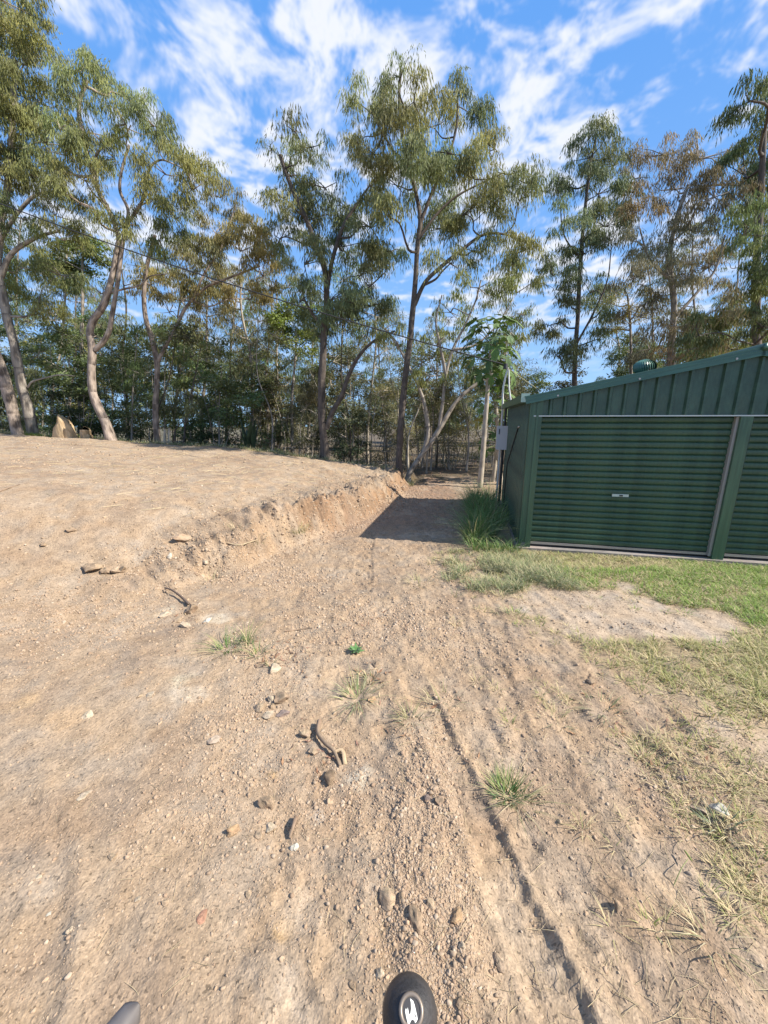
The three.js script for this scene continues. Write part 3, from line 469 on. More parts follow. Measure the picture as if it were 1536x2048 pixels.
tree({ label: 'leaning multi-stemmed gum with open grey limbs between the tallest gum and the papaya', bark: 'grey', d: 14.0, r: 0.14, rTop: 0.05, colour: OLIVE, clear: 1.6, trunk: [[818, 948], [842, 912], [868, 876], [890, 838], [915, 800], [948, 772], [985, 745], [1012, 700]],
  limbs: [{ r: 0.1, p: [[846, 908], [856, 868], [852, 820], [838, 775], [818, 735], [800, 700], [772, 660]] }, { r: 0.08, p: [[878, 860], [886, 800], [892, 750], [905, 700], [930, 650], [952, 600], [962, 560]] }, { r: 0.07, p: [[892, 750], [880, 690], [872, 640], [884, 590]] }, { r: 0.06, p: [[905, 700], [950, 690], [990, 655], [1020, 610]] }],
  crown: [[902, 615, 46, 28], [958, 565, 44, 30], [1036, 575, 36, 28], [1050, 622, 34, 24], [882, 670, 36, 26], [1004, 556, 32, 22], [1020, 660, 30, 24], [934, 730, 36, 24], [860, 745, 36, 24], [990, 690, 32, 22], [770, 650, 40, 24], [822, 690, 30, 20]], density: 15 });
tree({ label: 'slim upright gum standing clear against the sky behind the low end of the shed roof', bark: 'dark', d: 16.5, r: 0.16, rTop: 0.04, colour: [0.17, 0.19, 0.088], clear: 3, trunk: [[1146, 905], [1149, 800], [1150, 740], [1154, 660], [1158, 580], [1163, 500], [1170, 420], [1180, 340], [1192, 275]],
  limbs: [{ r: 0.06, p: [[1152, 690], [1190, 620], [1215, 560], [1222, 500]] }, { r: 0.05, p: [[1162, 520], [1128, 470], [1120, 400]] }],
  crown: [[1195, 262, 32, 22], [1180, 302, 46, 34], [1232, 318, 38, 30], [1120, 372, 30, 30], [1198, 375, 46, 34], [1130, 430, 34, 30], [1212, 440, 44, 34], [1170, 495, 44, 36], [1108, 540, 30, 34], [1182, 575, 40, 30], [1130, 590, 38, 32], [1102, 640, 26, 32], [1150, 680, 34, 28], [1214, 610, 22, 22], [1118, 705, 26, 24], [1250, 380, 26, 32], [1080, 560, 20, 20], [1200, 670, 22, 26]], density: 26 });
tree({ label: 'broad brownish gum with a thin dry-looking crown rising above the shed roof', bark: 'grey', d: 15.0, r: 0.2, rTop: 0.05, colour: BROWNY, vary: 0.7, clear: 3, trunk: [[1335, 1000], [1340, 800], [1344, 690], [1348, 600], [1338, 520], [1352, 440], [1376, 370]],
  limbs: [{ r: 0.08, p: [[1345, 640], [1390, 590], [1430, 540], [1450, 470]] }, { r: 0.07, p: [[1341, 560], [1300, 520], [1280, 460]] }, { r: 0.06, p: [[1380, 380], [1430, 370], [1480, 372], [1536, 396]] }],
  crown: [[1330, 300, 55, 24], [1400, 305, 55, 32], [1352, 365, 52, 34], [1432, 378, 55, 42], [1290, 405, 36, 32], [1382, 445, 62, 42], [1292, 485, 42, 34], [1268, 545, 34, 32], [1342, 540, 52, 40], [1420, 520, 52, 42], [1282, 622, 36, 34], [1352, 640, 52, 34], [1432, 610, 52, 34], [1300, 690, 46, 28], [1380, 690, 50, 28], [1250, 470, 24, 24], [1270, 350, 26, 20]], density: 17, spread: 2 });
tree({ label: 'dense dark green gum at the right edge behind the shed ridge', bark: 'dark', d: 13.2, r: 0.2, rTop: 0.06, colour: [0.12, 0.15, 0.055], vary: 0.6, clear: 3, trunk: [[1520, 1000], [1518, 800], [1512, 650], [1515, 500], [1522, 380], [1528, 260]],
  crown: [[1502, 190, 36, 32], [1536, 250, 44, 44], [1492, 330, 42, 48], [1540, 390, 50, 52], [1488, 455, 46, 42], [1530, 530, 46, 42], [1474, 620, 42, 42], [1530, 640, 50, 42], [1460, 690, 50, 30], [1590, 300, 50, 60], [1600, 480, 60, 70], [1545, 170, 40, 40], [1400, 660, 46, 34], [1536, 700, 50, 30]], density: 25, spread: 1.8 });
tree({ name: 'wattle_tree', label: 'yellow-green tree glowing behind the slim upright gum above the shed', bark: 'grey', d: 18.4, r: 0.12, colour: [0.26, 0.22, 0.03], leaf: 'fine', trunk: [[1262, 900], [1262, 760], [1260, 640], [1255, 590]], crown: [[1240, 582, 36, 22], [1200, 602, 32, 18], [1292, 600, 34, 22], [1262, 640, 40, 24], [1210, 650, 28, 22]], density: 20 });
tree({ name: 'wattle_tree', label: 'yellow-green tree at the right edge glowing through the dark gum', bark: 'grey', d: 17, r: 0.12, colour: [0.28, 0.23, 0.03], leaf: 'fine', trunk: [[1545, 900], [1545, 760], [1540, 640]], crown: [[1536, 592, 30, 24], [1500, 630, 34, 24], [1560, 650, 40, 30], [1460, 600, 20, 18]], density: 20 });
tree({ name: 'broadleaf_tree', label: 'bright green broadleaf tree left of the dark forked gum', bark: 'grey', d: 18.5, r: 0.12, colour: LIME, leaf: 'bush', trunk: [[585, 905], [584, 800], [590, 720], [592, 660]], crown: [[580, 630, 34, 26], [620, 655, 30, 26], [560, 662, 28, 24], [598, 690, 40, 26], [625, 620, 16, 16]], density: 22, size: 1.15 });
tree({ name: 'broadleaf_tree', label: 'bright green broadleaf tree high up behind the crooked gum', bark: 'grey', d: 21, r: 0.16, colour: [0.15, 0.18, 0.04], leaf: 'bush', trunk: [[160, 885], [160, 760], [165, 620], [165, 520]], crown: [[165, 490, 36, 24], [130, 515, 36, 24], [190, 520, 30, 24], [150, 545, 40, 26]], density: 20, size: 1.2 });

const ANCHOR = [[-200, 'left of the picture'], [36, 'the leftmost leaning trunk'], [70, 'the tall leaning grey gum'], [140, 'the jagged pale stump'], [205, 'the crooked pinkish gum'], [316, 'the straight brown trunk'], [440, 'the dense dark shrub'], [500, 'the dark strap-leaved plant'], [650, 'the dark forked gum'], [800, 'the tallest gum'], [890, 'the leaning multi-stemmed gum'], [965, 'the tall papaya'], [1040, 'the low corner of the shed roof'], [1150, 'the slim upright gum'], [1302, 'the roof vent'], [1400, 'the broad brownish gum'], [1520, 'the shed ridge'], [1750, 'right of the picture']];
function whereabouts(px) { if (px < -20) return 'beyond the left edge of the picture'; if (px > 1556) return 'beyond the right edge of the picture'; let b = ANCHOR[1]; for (const a of ANCHOR.slice(1, -1)) if (Math.abs(a[0] - px) < Math.abs(b[0] - px)) b = a; const o = px - b[0]; return (Math.abs(o) < 14 ? 'straight behind ' : o < 0 ? 'behind and left of ' : 'behind and right of ') + b[1]; }
const BARKWORD = { grey: 'grey-stemmed', pale: 'pale-stemmed', pink: 'brown-stemmed', dark: 'dark-stemmed' };
function leafWord(c) { const l = c[0] + c[1]; return c[0] > c[1] * 0.98 ? (l > 0.3 ? 'olive-yellow' : 'olive-brown') : l < 0.18 ? 'dark green' : 'olive green'; }
// the bush behind: slender gums, saplings and shrubs, each at its own distance
{
  const r = rng(909), pick = (a) => a[Math.floor(r() * a.length)];
  const floorPx = (px, d) => { const p = at(px, 850, d), y = height(p.x, p.z); const v = V(p.x, y, p.z).sub(camera.position), f = -v.z * CP - v.y * SP; return 1024 - FOCAL * (v.y * CP - v.z * SP) / f; };
  // [px, metres ahead, px of the top, half width of the crown, density]
  const slim = [[18, 24, 420, 60], [105, 22, 470, 60], [140, 27, 520, 55], [255, 21, 520, 55], [345, 24, 540, 55], [405, 20, 560, 45], [455, 22, 560, 60], [505, 19, 520, 55], [535, 24, 560, 55], [560, 21, 540, 45], [612, 25, 600, 45], [690, 23, 560, 55], [735, 21, 600, 45], [775, 26, 620, 45], [860, 24, 640, 32], [1005, 25, 640, 30], [1240, 25, 640, 30], [1310, 24, 520, 50], [1400, 22, 450, 55], [1460, 25, 480, 50], [1580, 20, 300, 70], [-70, 22, 350, 70], [-180, 20, 300, 80], [1700, 22, 350, 80]];
  for (const [px, d, top, hw] of slim) {
    const b = floorPx(px, d), lean = (r() - 0.5) * 60, crown = [], n = 6 + Math.floor(r() * 3), k = 17 / d;
    for (let i = 0; i < n; i++) { const t = i / (n - 1); crown.push([px + lean * (1 - t * 0.6) + (r() - 0.5) * 1.7 * hw, lerp(top, lerp(top, b, 0.52), t) + (r() - 0.5) * 30, hw * (0.5 + 0.35 * r()) * Math.sqrt(k) , hw * (0.42 + 0.25 * r()) * Math.sqrt(k)]); }
    const bk = pick(['grey', 'pale', 'pink', 'dark']), lc = pick([OLIVE, GREYG, [0.17, 0.16, 0.07], DEEP]);
    tree({ name: 'slender_gum', label: BARKWORD[bk] + ' slender gum ' + whereabouts(px), group: 'slender gums in the bush behind', bark: bk, d, r: 0.09 + 0.05 * r(), rTop: 0.03, colour: lc, clear: 1.5, density: 8, spread: 1, trunk: [[px, b], [px + lean * 0.1 + 8 * (r() - 0.5), lerp(b, top, 0.25)], [px + lean * 0.4 + 14 * (r() - 0.5), lerp(b, top, 0.5)], [px + lean * 0.7 + 14 * (r() - 0.5), lerp(b, top, 0.75)], [px + lean, top + 20]], crown });
  }
  // saplings with thin crooked stems
  for (let i = 0; i < 34; i++) {
    const px = i < 12 ? 250 + r() * 350 : 545 + r() * 470, d = 15.6 + r() * 5 + (px < 300 ? 1.5 : 0), b = floorPx(px, d), top = 640 + r() * 150, j = () => (r() - 0.5) * 34, lean = (r() - 0.5) * 90, crown = [];
    for (let k = 0; k < 4; k++) crown.push([px + lean * (0.6 + 0.4 * r()) + (r() - 0.5) * 60, top + (r() - 0.1) * 0.5 * (b - top), 16 + 18 * r(), 13 + 12 * r()]);
    const bk = pick(['grey', 'pale', 'dark', 'grey']), side = lean > 18 ? 'thin sapling leaning right ' : lean < -18 ? 'thin sapling leaning left ' : 'thin upright sapling ';
    tree({ name: 'sapling', label: BARKWORD[bk] + ' ' + side + whereabouts(px), group: 'saplings in the scrub', bark: bk, d, r: 0.03 + 0.035 * r(), rTop: 0.012, colour: pick([OLIVE, [0.15, 0.135, 0.06], DEEP, [0.12, 0.13, 0.05]]), leaf: pick(['gum', 'fine', 'bush']), clear: 0.5, density: 9, spread: 0.6, trunk: [[px, b], [px + j() * 0.4, lerp(b, top, 0.3)], [px + lean * 0.4 + j(), lerp(b, top, 0.6)], [px + lean, top]], crown });
  }
  // shrubs: [px, metres ahead, top px, half width, colour, leaf]
  const shrubs = [[440, 16.8, 690, 62, DEEP, 'bush', 'dense dark green shrub right of the straight brown trunk'], [400, 18, 730, 60, DEEP, 'bush'], [495, 17.4, 740, 45, [0.1, 0.15, 0.045], 'bush'], [110, 19, 640, 70, DEEP, 'bush'], [60, 20.5, 720, 50, [0.13, 0.15, 0.06], 'gum'], [255, 18.5, 680, 55, [0.11, 0.14, 0.05], 'bush'], [205, 20, 640, 60, DEEP, 'bush'], [300, 19.5, 700, 50, [0.1, 0.11, 0.045], 'fine'], [350, 20.5, 660, 55, DEEP, 'bush'], [165, 18.4, 730, 55, [0.1, 0.14, 0.045], 'bush'], [545, 18.6, 760, 50, [0.12, 0.145, 0.055], 'bush'], [600, 17.2, 790, 45, [0.1, 0.1, 0.045], 'fine'], [700, 16.4, 800, 50, [0.12, 0.14, 0.055], 'bush'], [740, 18, 760, 55, [0.15, 0.15, 0.055], 'fine'], [690, 20, 730, 55, [0.12, 0.12, 0.05], 'fine'], [775, 17, 830, 40, [0.12, 0.115, 0.05], 'fine'], [840, 18.5, 790, 50, [0.15, 0.14, 0.055], 'fine'], [900, 17, 800, 48, [0.13, 0.12, 0.05], 'fine'], [930, 19.5, 770, 50, [0.19, 0.17, 0.05], 'fine'], [985, 18, 800, 45, [0.2, 0.18, 0.05], 'fine'], [1020, 21, 770, 45, [0.16, 0.15, 0.05], 'fine'], [1090, 20, 745, 45, DEEP, 'bush'], [1060, 24, 740, 45, [0.14, 0.14, 0.05], 'fine'], [1150, 22, 735, 45, [0.1, 0.11, 0.05], 'bush'], [1250, 20, 690, 55, DEEP, 'bush'], [1320, 18.5, 690, 60, DEEP, 'gum'], [1420, 18, 670, 60, DEEP, 'bush'], [20, 23, 690, 60, [0.09, 0.1, 0.045], 'gum'], [-60, 20, 640, 80, DEEP, 'bush'], [640, 22, 720, 55, [0.09, 0.1, 0.045], 'bush'], [520, 22, 690, 55, [0.12, 0.12, 0.05], 'gum'], [800, 23, 740, 50, [0.17, 0.16, 0.07], 'fine'], [870, 25, 730, 50, [0.16, 0.15, 0.06], 'fine']];
  for (const [px, d, top, hw, colour, leaf, label] of shrubs) {
    const b = floorPx(px, d), crown = [], n = 9, limbs = [];
    for (let i = 0; i < n; i++) { const t = i / (n - 1), w = Math.sin(0.5 + 2.3 * t); crown.push([px + (r() - 0.5) * 1.5 * hw * w, lerp(top + 14, b - 18, t) + (r() - 0.5) * 16, hw * (0.42 + 0.22 * r()), hw * (0.34 + 0.18 * r())]); }
    for (let k = 0; k < 4; k++) { const q = px + (k - 1.5) * hw * 0.5; limbs.push({ r: 0.022, p: [[px + (k - 1.5) * 5, b], [lerp(px, q, 0.6) + (r() - 0.5) * 10, lerp(b, top, 0.4)], [q, lerp(b, top, 0.72)]] }); }
    tree({ name: 'shrub', label: label ?? leafWord(colour) + (leaf === 'bush' ? ' leafy' : leaf === 'fine' ? ' twiggy' : ' drooping') + ' shrub ' + whereabouts(px), group: label ? undefined : 'understorey shrubs', bark: 'grey', d, r: 0.04, rTop: 0.015, colour, leaf, clear: 0.1, density: leaf === 'fine' ? 11 : 15, spread: 0.9, limbs, trunk: [[px, b], [px + (r() - 0.5) * 16, lerp(b, top, 0.4)], [px + (r() - 0.5) * 30, lerp(b, top, 0.8)]], crown, bare: true });
  }
  // far trees closing the view, all round the clearing
  const far = [];
  for (let i = 0; i < 46; i++) { const px = -350 + i * 48 + (r() - 0.5) * 30, d = 34 + r() * 22, top = (px > 540 && px < 1280 ? 755 : 650) + r() * 80; far.push([px, d, top]); }
  for (const [px, d, top] of far) {
    const b = floorPx(px, d), crown = []; for (let k = 0; k < 6; k++) crown.push([px + (r() - 0.5) * 70, lerp(top, b - 20, k / 6) + (r() - 0.5) * 15, 26 + 10 * r(), 20 + 8 * r()]);
    const fc = pick([OLIVE, GREYG, [0.14, 0.14, 0.07]]);
    tree({ name: 'distant_tree', label: leafWord(fc) + ' distant tree ' + whereabouts(px).replace('behind', 'far behind'), group: 'distant trees beyond the bush', bark: 'grey', d, r: 0.16, rTop: 0.05, colour: fc, leaf: 'bush', size: 2.1, density: 3.2, clear: 0.5, trunk: [[px, b], [px + 4, lerp(b, top, 0.5)], [px, top + 10]], crown });
  }
}

// ---------------------------------------------------------------- papayas
function palmate(R, seed) {
  const r = rng(seed), pts = [], N = 84; for (let i = 0; i < N; i++) { const a = -2.7 + 5.4 * i / (N - 1), lobe = Math.pow(Math.abs(Math.cos(a * 1.667)), 1.3), len = 1 - 0.13 * Math.abs(a), tooth = 1 - 0.35 * Math.abs(Math.sin(a * 1.667 * 6)) * lobe; pts.push(new THREE.Vector2(Math.sin(a) * R * len * (0.12 + 0.88 * lobe) * tooth, Math.cos(a) * R * len * (0.12 + 0.88 * lobe) * tooth)); }
  pts.push(new THREE.Vector2(0, -0.02 * R));
  const pos = [], q = (v) => { const d = v.length() / R; return [v.x, -0.32 * R * d * d + 0.03 * R * Math.sin(v.x * 30), v.y]; }, c = new THREE.Vector2(0, 0);
  for (let i = 0; i < pts.length; i++) { const a = pts[i], b = pts[(i + 1) % pts.length], ma = a.clone().multiplyScalar(0.5), mb = b.clone().multiplyScalar(0.5); for (const t of [[c, ma, mb], [ma, a, b], [ma, b, mb]]) for (const v of t) pos.push(...q(v)); }
  const g = new THREE.BufferGeometry(); g.setAttribute('position', new THREE.Float32BufferAttribute(pos, 3)); g.setAttribute('uv', new THREE.Float32BufferAttribute(pos.filter((_, i) => i % 3 !== 1), 2)); return g;
}
{
  const leafG = [palmate(0.4, 1), palmate(0.34, 2)], mk = (c) => new THREE.MeshPhysicalMaterial({ color: lin(...c), roughness: 0.88, transmission: 0.3, thickness: 0, side: THREE.DoubleSide });
  const mats = [mk([0.08, 0.145, 0.03]), mk([0.06, 0.115, 0.03]), mk([0.12, 0.2, 0.035]), mk([0.3, 0.24, 0.03])], stemMat = std({ color: lin(0.14, 0.17, 0.06), roughness: 0.7 });
  const papaya = (label, rows, d, r0, n, seed, yellow, scale, spreadY) => {
    const r = rng(seed), P = rows.map(([px, py]) => at(px, py, d)); const b = V(P[0].x, height(P[0].x, P[0].z), P[0].z), T = thing('papaya_tree', label, 'papaya tree', b); P[0].y = b.y - 0.1;
    part('trunk', tube(P.map((p) => p.clone().sub(b)), P.map((_, i) => lerp(r0, r0 * 0.55, i / (P.length - 1))), 12, 24, 0.08, seed), BARK.pale, T);
    const top = P[P.length - 1].clone().sub(b);
    for (let i = 0; i < n; i++) {
      const a = i * 2.4 + r() * 0.5, t = i / n, el = lerp(1.05, -0.55, t) + 0.15 * (r() - 0.5), L = (0.5 + 0.28 * r()) * scale, s = top.clone().add(V(0, -0.32 * spreadY * t, 0)), e = s.clone().add(V(Math.cos(a) * Math.cos(el) * L, Math.sin(el) * L, Math.sin(a) * Math.cos(el) * L));
      const lf = part('leaf', leafG[i % 2], mats[yellow && i === n - 2 ? 3 : i % 3], T); lf.position.copy(e); lf.scale.setScalar(scale * (0.85 + 0.3 * r())); lf.rotation.order = 'YXZ'; lf.rotation.set(lerp(0.15, 1.3, t) + 0.3 * (r() - 0.5), Math.atan2(Math.cos(a), Math.sin(a)), (r() - 0.5) * 0.4);
      part('leaf_stalk', tube([s, s.clone().lerp(e, 0.55).add(V(0, 0.05 * scale, 0)), e], [0.013, 0.01, 0.007], 5, 6), stemMat, T);
    }
    return T;
  };
  papaya('tall papaya with a bare pale trunk and a bright leafy top left of the shed', [[960, 968], [967, 890], [973, 810], [978, 740], [984, 678]], 12.4, 0.092, 54, 3, false, 1.12, 2.6);
  papaya('shorter papaya with dark hanging leaves between the tall papaya and the shed', [[1002, 964], [998, 900], [994, 840], [990, 796]], 12.9, 0.09, 24, 8, true, 0.95, 1.6);
  papaya('lowest papaya, dark leaves beside the grey meter box', [[985, 966], [990, 930], [994, 872]], 13.4, 0.08, 18, 12, true, 0.9, 1.3);
}

// ---------------------------------------------------------------- stones
function rockGeo(seed, detail = 2, rough = 0.32, facet = 0) {
  const g = new THREE.IcosahedronGeometry(1, detail), p = g.attributes.position, v = V(), r = rng(seed), cuts = []; for (let i = 0; i < 12; i++) cuts.push([V(r() - 0.5, r() - 0.5, r() - 0.5).normalize(), 0.42 + 0.4 * r()]);
  for (let i = 0; i < p.count; i++) { v.fromBufferAttribute(p, i); for (const [n, c] of cuts) { const k = v.dot(n); if (k > c) v.addScaledVector(n, (c - k) * 0.9); } const k = 1 + rough * 0.5 * (vn(v.x * 1.6 + seed * 3.1, v.y * 1.6 + v.z * 1.3) + 0.5 * vn(v.z * 3.7 + seed, v.x * 3.1 - v.y * 2.9)); p.setXYZ(i, v.x * k, v.y * k, v.z * k); }
  if (facet) { for (let i = 0; i < p.count; i++) { v.fromBufferAttribute(p, i); const k = 1 + 0.05 * vn(v.x * 7 + seed, v.y * 7 - v.z * 6); p.setXYZ(i, v.x * k, v.y * k, v.z * k); } g.deleteAttribute('normal'); g.computeVertexNormals(); return g; }
  const q = new Map(), nn = V(); g.computeVertexNormals(); const n = g.attributes.normal; const key = (i) => [p.getX(i), p.getY(i), p.getZ(i)].map((x) => x.toFixed(4)).join();
  for (let i = 0; i < p.count; i++) { const k = key(i); if (!q.has(k)) q.set(k, V()); q.get(k).add(nn.fromBufferAttribute(n, i)); } for (let i = 0; i < p.count; i++) { nn.copy(q.get(key(i))).normalize(); n.setXYZ(i, nn.x, nn.y, nn.z); }
  return g;
}
const stoneTex = dataTex(256, 256, (i, j) => { const u = i / 256, v = j / 256, g = 0.84 + 0.1 * tn(u * 8, v * 8, 8, 71) + 0.08 * tn(u * 32, v * 32, 32, 72) + 0.07 * tn(u * 100, v * 100, 100, 73); return [g + 0.02 * tn(u * 6, v * 6, 6, 74), g, g - 0.02]; }, true);
const rockVar = []; for (let i = 0; i < 10; i++) rockVar.push(rockGeo(200 + i, 3, 0.5, 1));
const rockMats = new Map();
function rockMat(c) { const k = c.join(); if (!rockMats.has(k)) rockMats.set(k, std({ color: lin(...c), roughness: 0.93, map: stoneTex, bumpMap: soilBump, bumpScale: 0.0012 })); return rockMats.get(k); }
const TAN = [0.43, 0.315, 0.215], BRN = [0.34, 0.24, 0.16], PALE = [0.52, 0.41, 0.3], WHT = [0.62, 0.56, 0.47], ORG = [0.46, 0.3, 0.175], RED = [0.45, 0.24, 0.16], PUR = [0.27, 0.2, 0.175], GRY = [0.36, 0.28, 0.21];
// [px, py, half width px, flatness, depth ratio, colour, label]
const rocks = [
  [548, 1337, 13, 0.8, 0.9, PALE, 'cream rounded stone just right of the green grass tuft'], [565, 1391, 17, 0.85, 1, BRN, 'brown round stone at the top of a small rock cluster'], [545, 1398, 12, 0.7, 1, PALE, 'pale stone left of the brown round stone in the cluster'], [520, 1414, 12, 0.8, 0.9, TAN, 'tan stone at the left end of the small rock cluster'],
  [544, 1413, 8, 0.8, 1, BRN, 'small brown stone in the middle of the rock cluster'], [538, 1428, 13, 0.6, 1, PALE, 'flat pale stone at the foot of the rock cluster'], [566, 1424, 12, 0.7, 1, PUR, 'dark purplish stone at the right of the rock cluster'], [181, 1131, 25, 0.5, 0.8, BRN, 'large dark-faced brown rock at left on the bench slope'],
  [213, 1141, 10, 0.8, 1, BRN, 'brown stone touching the right end of the large dark-faced rock'], [230, 1142, 12, 0.6, 1, TAN, 'tan stone second from the large dark-faced rock'], [246, 1136, 8, 1.1, 1, BRN, 'small upright stone at the end of the row beside the large rock'], [366, 1073, 19, 0.75, 1.2, [0.4, 0.28, 0.19], 'block-shaped tan rock on the slope above the hollow'],
  [340, 1111, 5, 1.9, 0.9, WHT, 'narrow white stone standing below the block-shaped rock'], [410, 1125, 7, 0.7, 1, PALE, 'small cream stone above the dark hollow in the slope'], [382, 1216, 16, 0.9, 1, [0.33, 0.23, 0.155], 'brown pointed rock at the end of the forked stick'], [414, 1240, 11, 0.6, 1, WHT, 'chalky white stone right of the brown pointed rock'],
  [330, 1225, 14, 0.5, 1, PALE, 'pale greenish stone left of the brown pointed rock'], [374, 1248, 12, 0.7, 1, PALE, 'pale stone below the brown pointed rock'], [355, 1240, 8, 0.7, 1, TAN, 'small tan stone below and left of the brown pointed rock'], [535, 1599, 17, 1.0, 1, BRN, 'brown egg-shaped rock in the gravel, left of the middle'],
  [467, 1656, 13, 0.7, 1, ORG, 'orange-tan stone left of the brown egg-shaped rock'], [540, 1654, 13, 0.6, 1, PALE, 'blocky pale stone below the brown egg-shaped rock'], [519, 1668, 9, 0.7, 1, TAN, 'small tan stone beside the blocky pale stone'], [591, 1691, 9, 0.6, 1, WHT, 'small white stone below the tangled clod'],
  [612, 1463, 15, 0.7, 1, TAN, 'tan stone just left of the twisted root'], [626, 1500, 11, 0.7, 1, TAN, 'tan stone below the one beside the twisted root'], [780, 1787, 21, 0.9, 1, TAN, 'large tan lump leading the gravel spill near the lever'], [803, 1796, 9, 0.8, 1, BRN, 'small brown stone against the large tan lump'],
  [832, 1835, 14, 0.9, 1.7, BRN, 'brown pointed shard in the gravel spill near the lever'], [914, 1829, 15, 0.8, 1.1, ORG, 'orange-tan stone at the right side of the gravel spill'], [862, 1808, 10, 0.7, 1, TAN, 'tan stone between the large lump and the orange stone'], [880, 1597, 12, 0.9, 1, [0.36, 0.25, 0.17], 'brown stone on the gravel ridge, right one of a pair'],
  [857, 1594, 9, 0.9, 1, PUR, 'small purplish stone on the gravel ridge, left one of a pair'], [405, 1836, 11, 0.3, 1.1, RED, 'flat red tile-like chip on the smooth dirt'], [176, 1432, 13, 0.35, 1, PALE, 'pale flat stone on the smooth dirt at the far left'], [430, 1478, 15, 0.35, 1, [0.55, 0.42, 0.32], 'flat pinkish stone left of the rock cluster'],
  [170, 1590, 12, 0.35, 1, PALE, 'pale flat chip on the smooth dirt at left'], [86, 1088, 7, 0.8, 1, BRN, 'small dark stone at far left on the bench'], [143, 1059, 9, 0.6, 1, BRN, 'round dark stone on the bench left of the block-shaped rock'], [1386, 1524, 12, 0.9, 1, BRN, 'dark clod among dry grass at right'],
  [1436, 1617, 15, 0.6, 0.8, WHT, 'white limestone lump in the grass at the right'], [1398, 1621, 15, 0.5, 1, GRY, 'grey flat stone left of the white limestone lump'], [1236, 1812, 11, 0.7, 1, BRN, 'brown stone right of the tyre ruts near the bottom'], [1001, 1926, 11, 0.6, 1.5, [0.34, 0.25, 0.18], 'long brown stone left of the rut near the bottom edge'],
  [918, 2002, 10, 0.7, 1.3, BRN, 'brown stone at the bottom edge right of the lever knob'], [760, 1946, 10, 0.8, 1, PALE, 'cream round pebble beside the lever knob'], [706, 1970, 8, 0.8, 1, BRN, 'brown pebble left of the lever knob'], [1182, 1359, 11, 0.7, 1, BRN, 'dark brown clod in the open dirt before the bare patch'],
  [752, 1329, 9, 0.8, 1, BRN, 'brown stone right of the small green weed'], [743, 1398, 9, 0.6, 1, ORG, 'orange-brown stone beside the middle grass tuft'], [924, 1888, 8, 0.8, 1, PALE, 'pale pebble below the orange-tan stone in the spill'], [225, 1713, 9, 0.7, 1, TAN, 'tan pebble alone on the smooth dirt at lower left'],
  [78, 1753, 7, 0.6, 1, PALE, 'pale pebble at the far left of the smooth dirt'], [142, 1858, 7, 0.6, 1, PALE, 'cream pebble at lower left near the handle'], [98, 1828, 6, 0.5, 1, WHT, 'small white pebble at lower left on smooth dirt'], [276, 1797, 7, 0.5, 1, PALE, 'flat pale pebble left of the red chip'], [332, 1803, 7, 0.8, 1, TAN, 'round tan pebble left of the red chip'],
  [498, 1790, 8, 0.6, 1, TAN, 'tan pebble right of the red chip'], [300, 1388, 9, 0.5, 1, PALE, 'pale stone on the pebbly slope left of the chalk patch'], [280, 1390, 8, 0.5, 1, TAN, 'tan stone on the pebbly slope left of the chalk patch'], [990, 1590, 0, 0, 0, TAN, '']];
rocks.forEach(([px, py, hw, flat, deep, c, label], i) => {
  if (!hw) return; const p = G(px, py + hw * flat * 0.6), d = -p.z * CP + (camera.position.y - p.y) * SP, s = hw * d / FOCAL * 1.02;
  const m = solo('stone', rockVar[i % 10], rockMat(c), label, 'stone', undefined, p.clone().add(V(0, s * flat * 0.2, 0))); m.scale.set(s, s * flat, s * deep); m.rotation.set(0.25 * Math.sin(i * 2.1), i * 1.7, 0.25 * Math.cos(i * 3.3));
  if (deep > 1.3 || (deep < 0.95 && flat > 1.2)) m.rotation.set(0, 0.25, 0); if (i === 7) m.rotation.set(0.1, 0.1, 0.05);
});

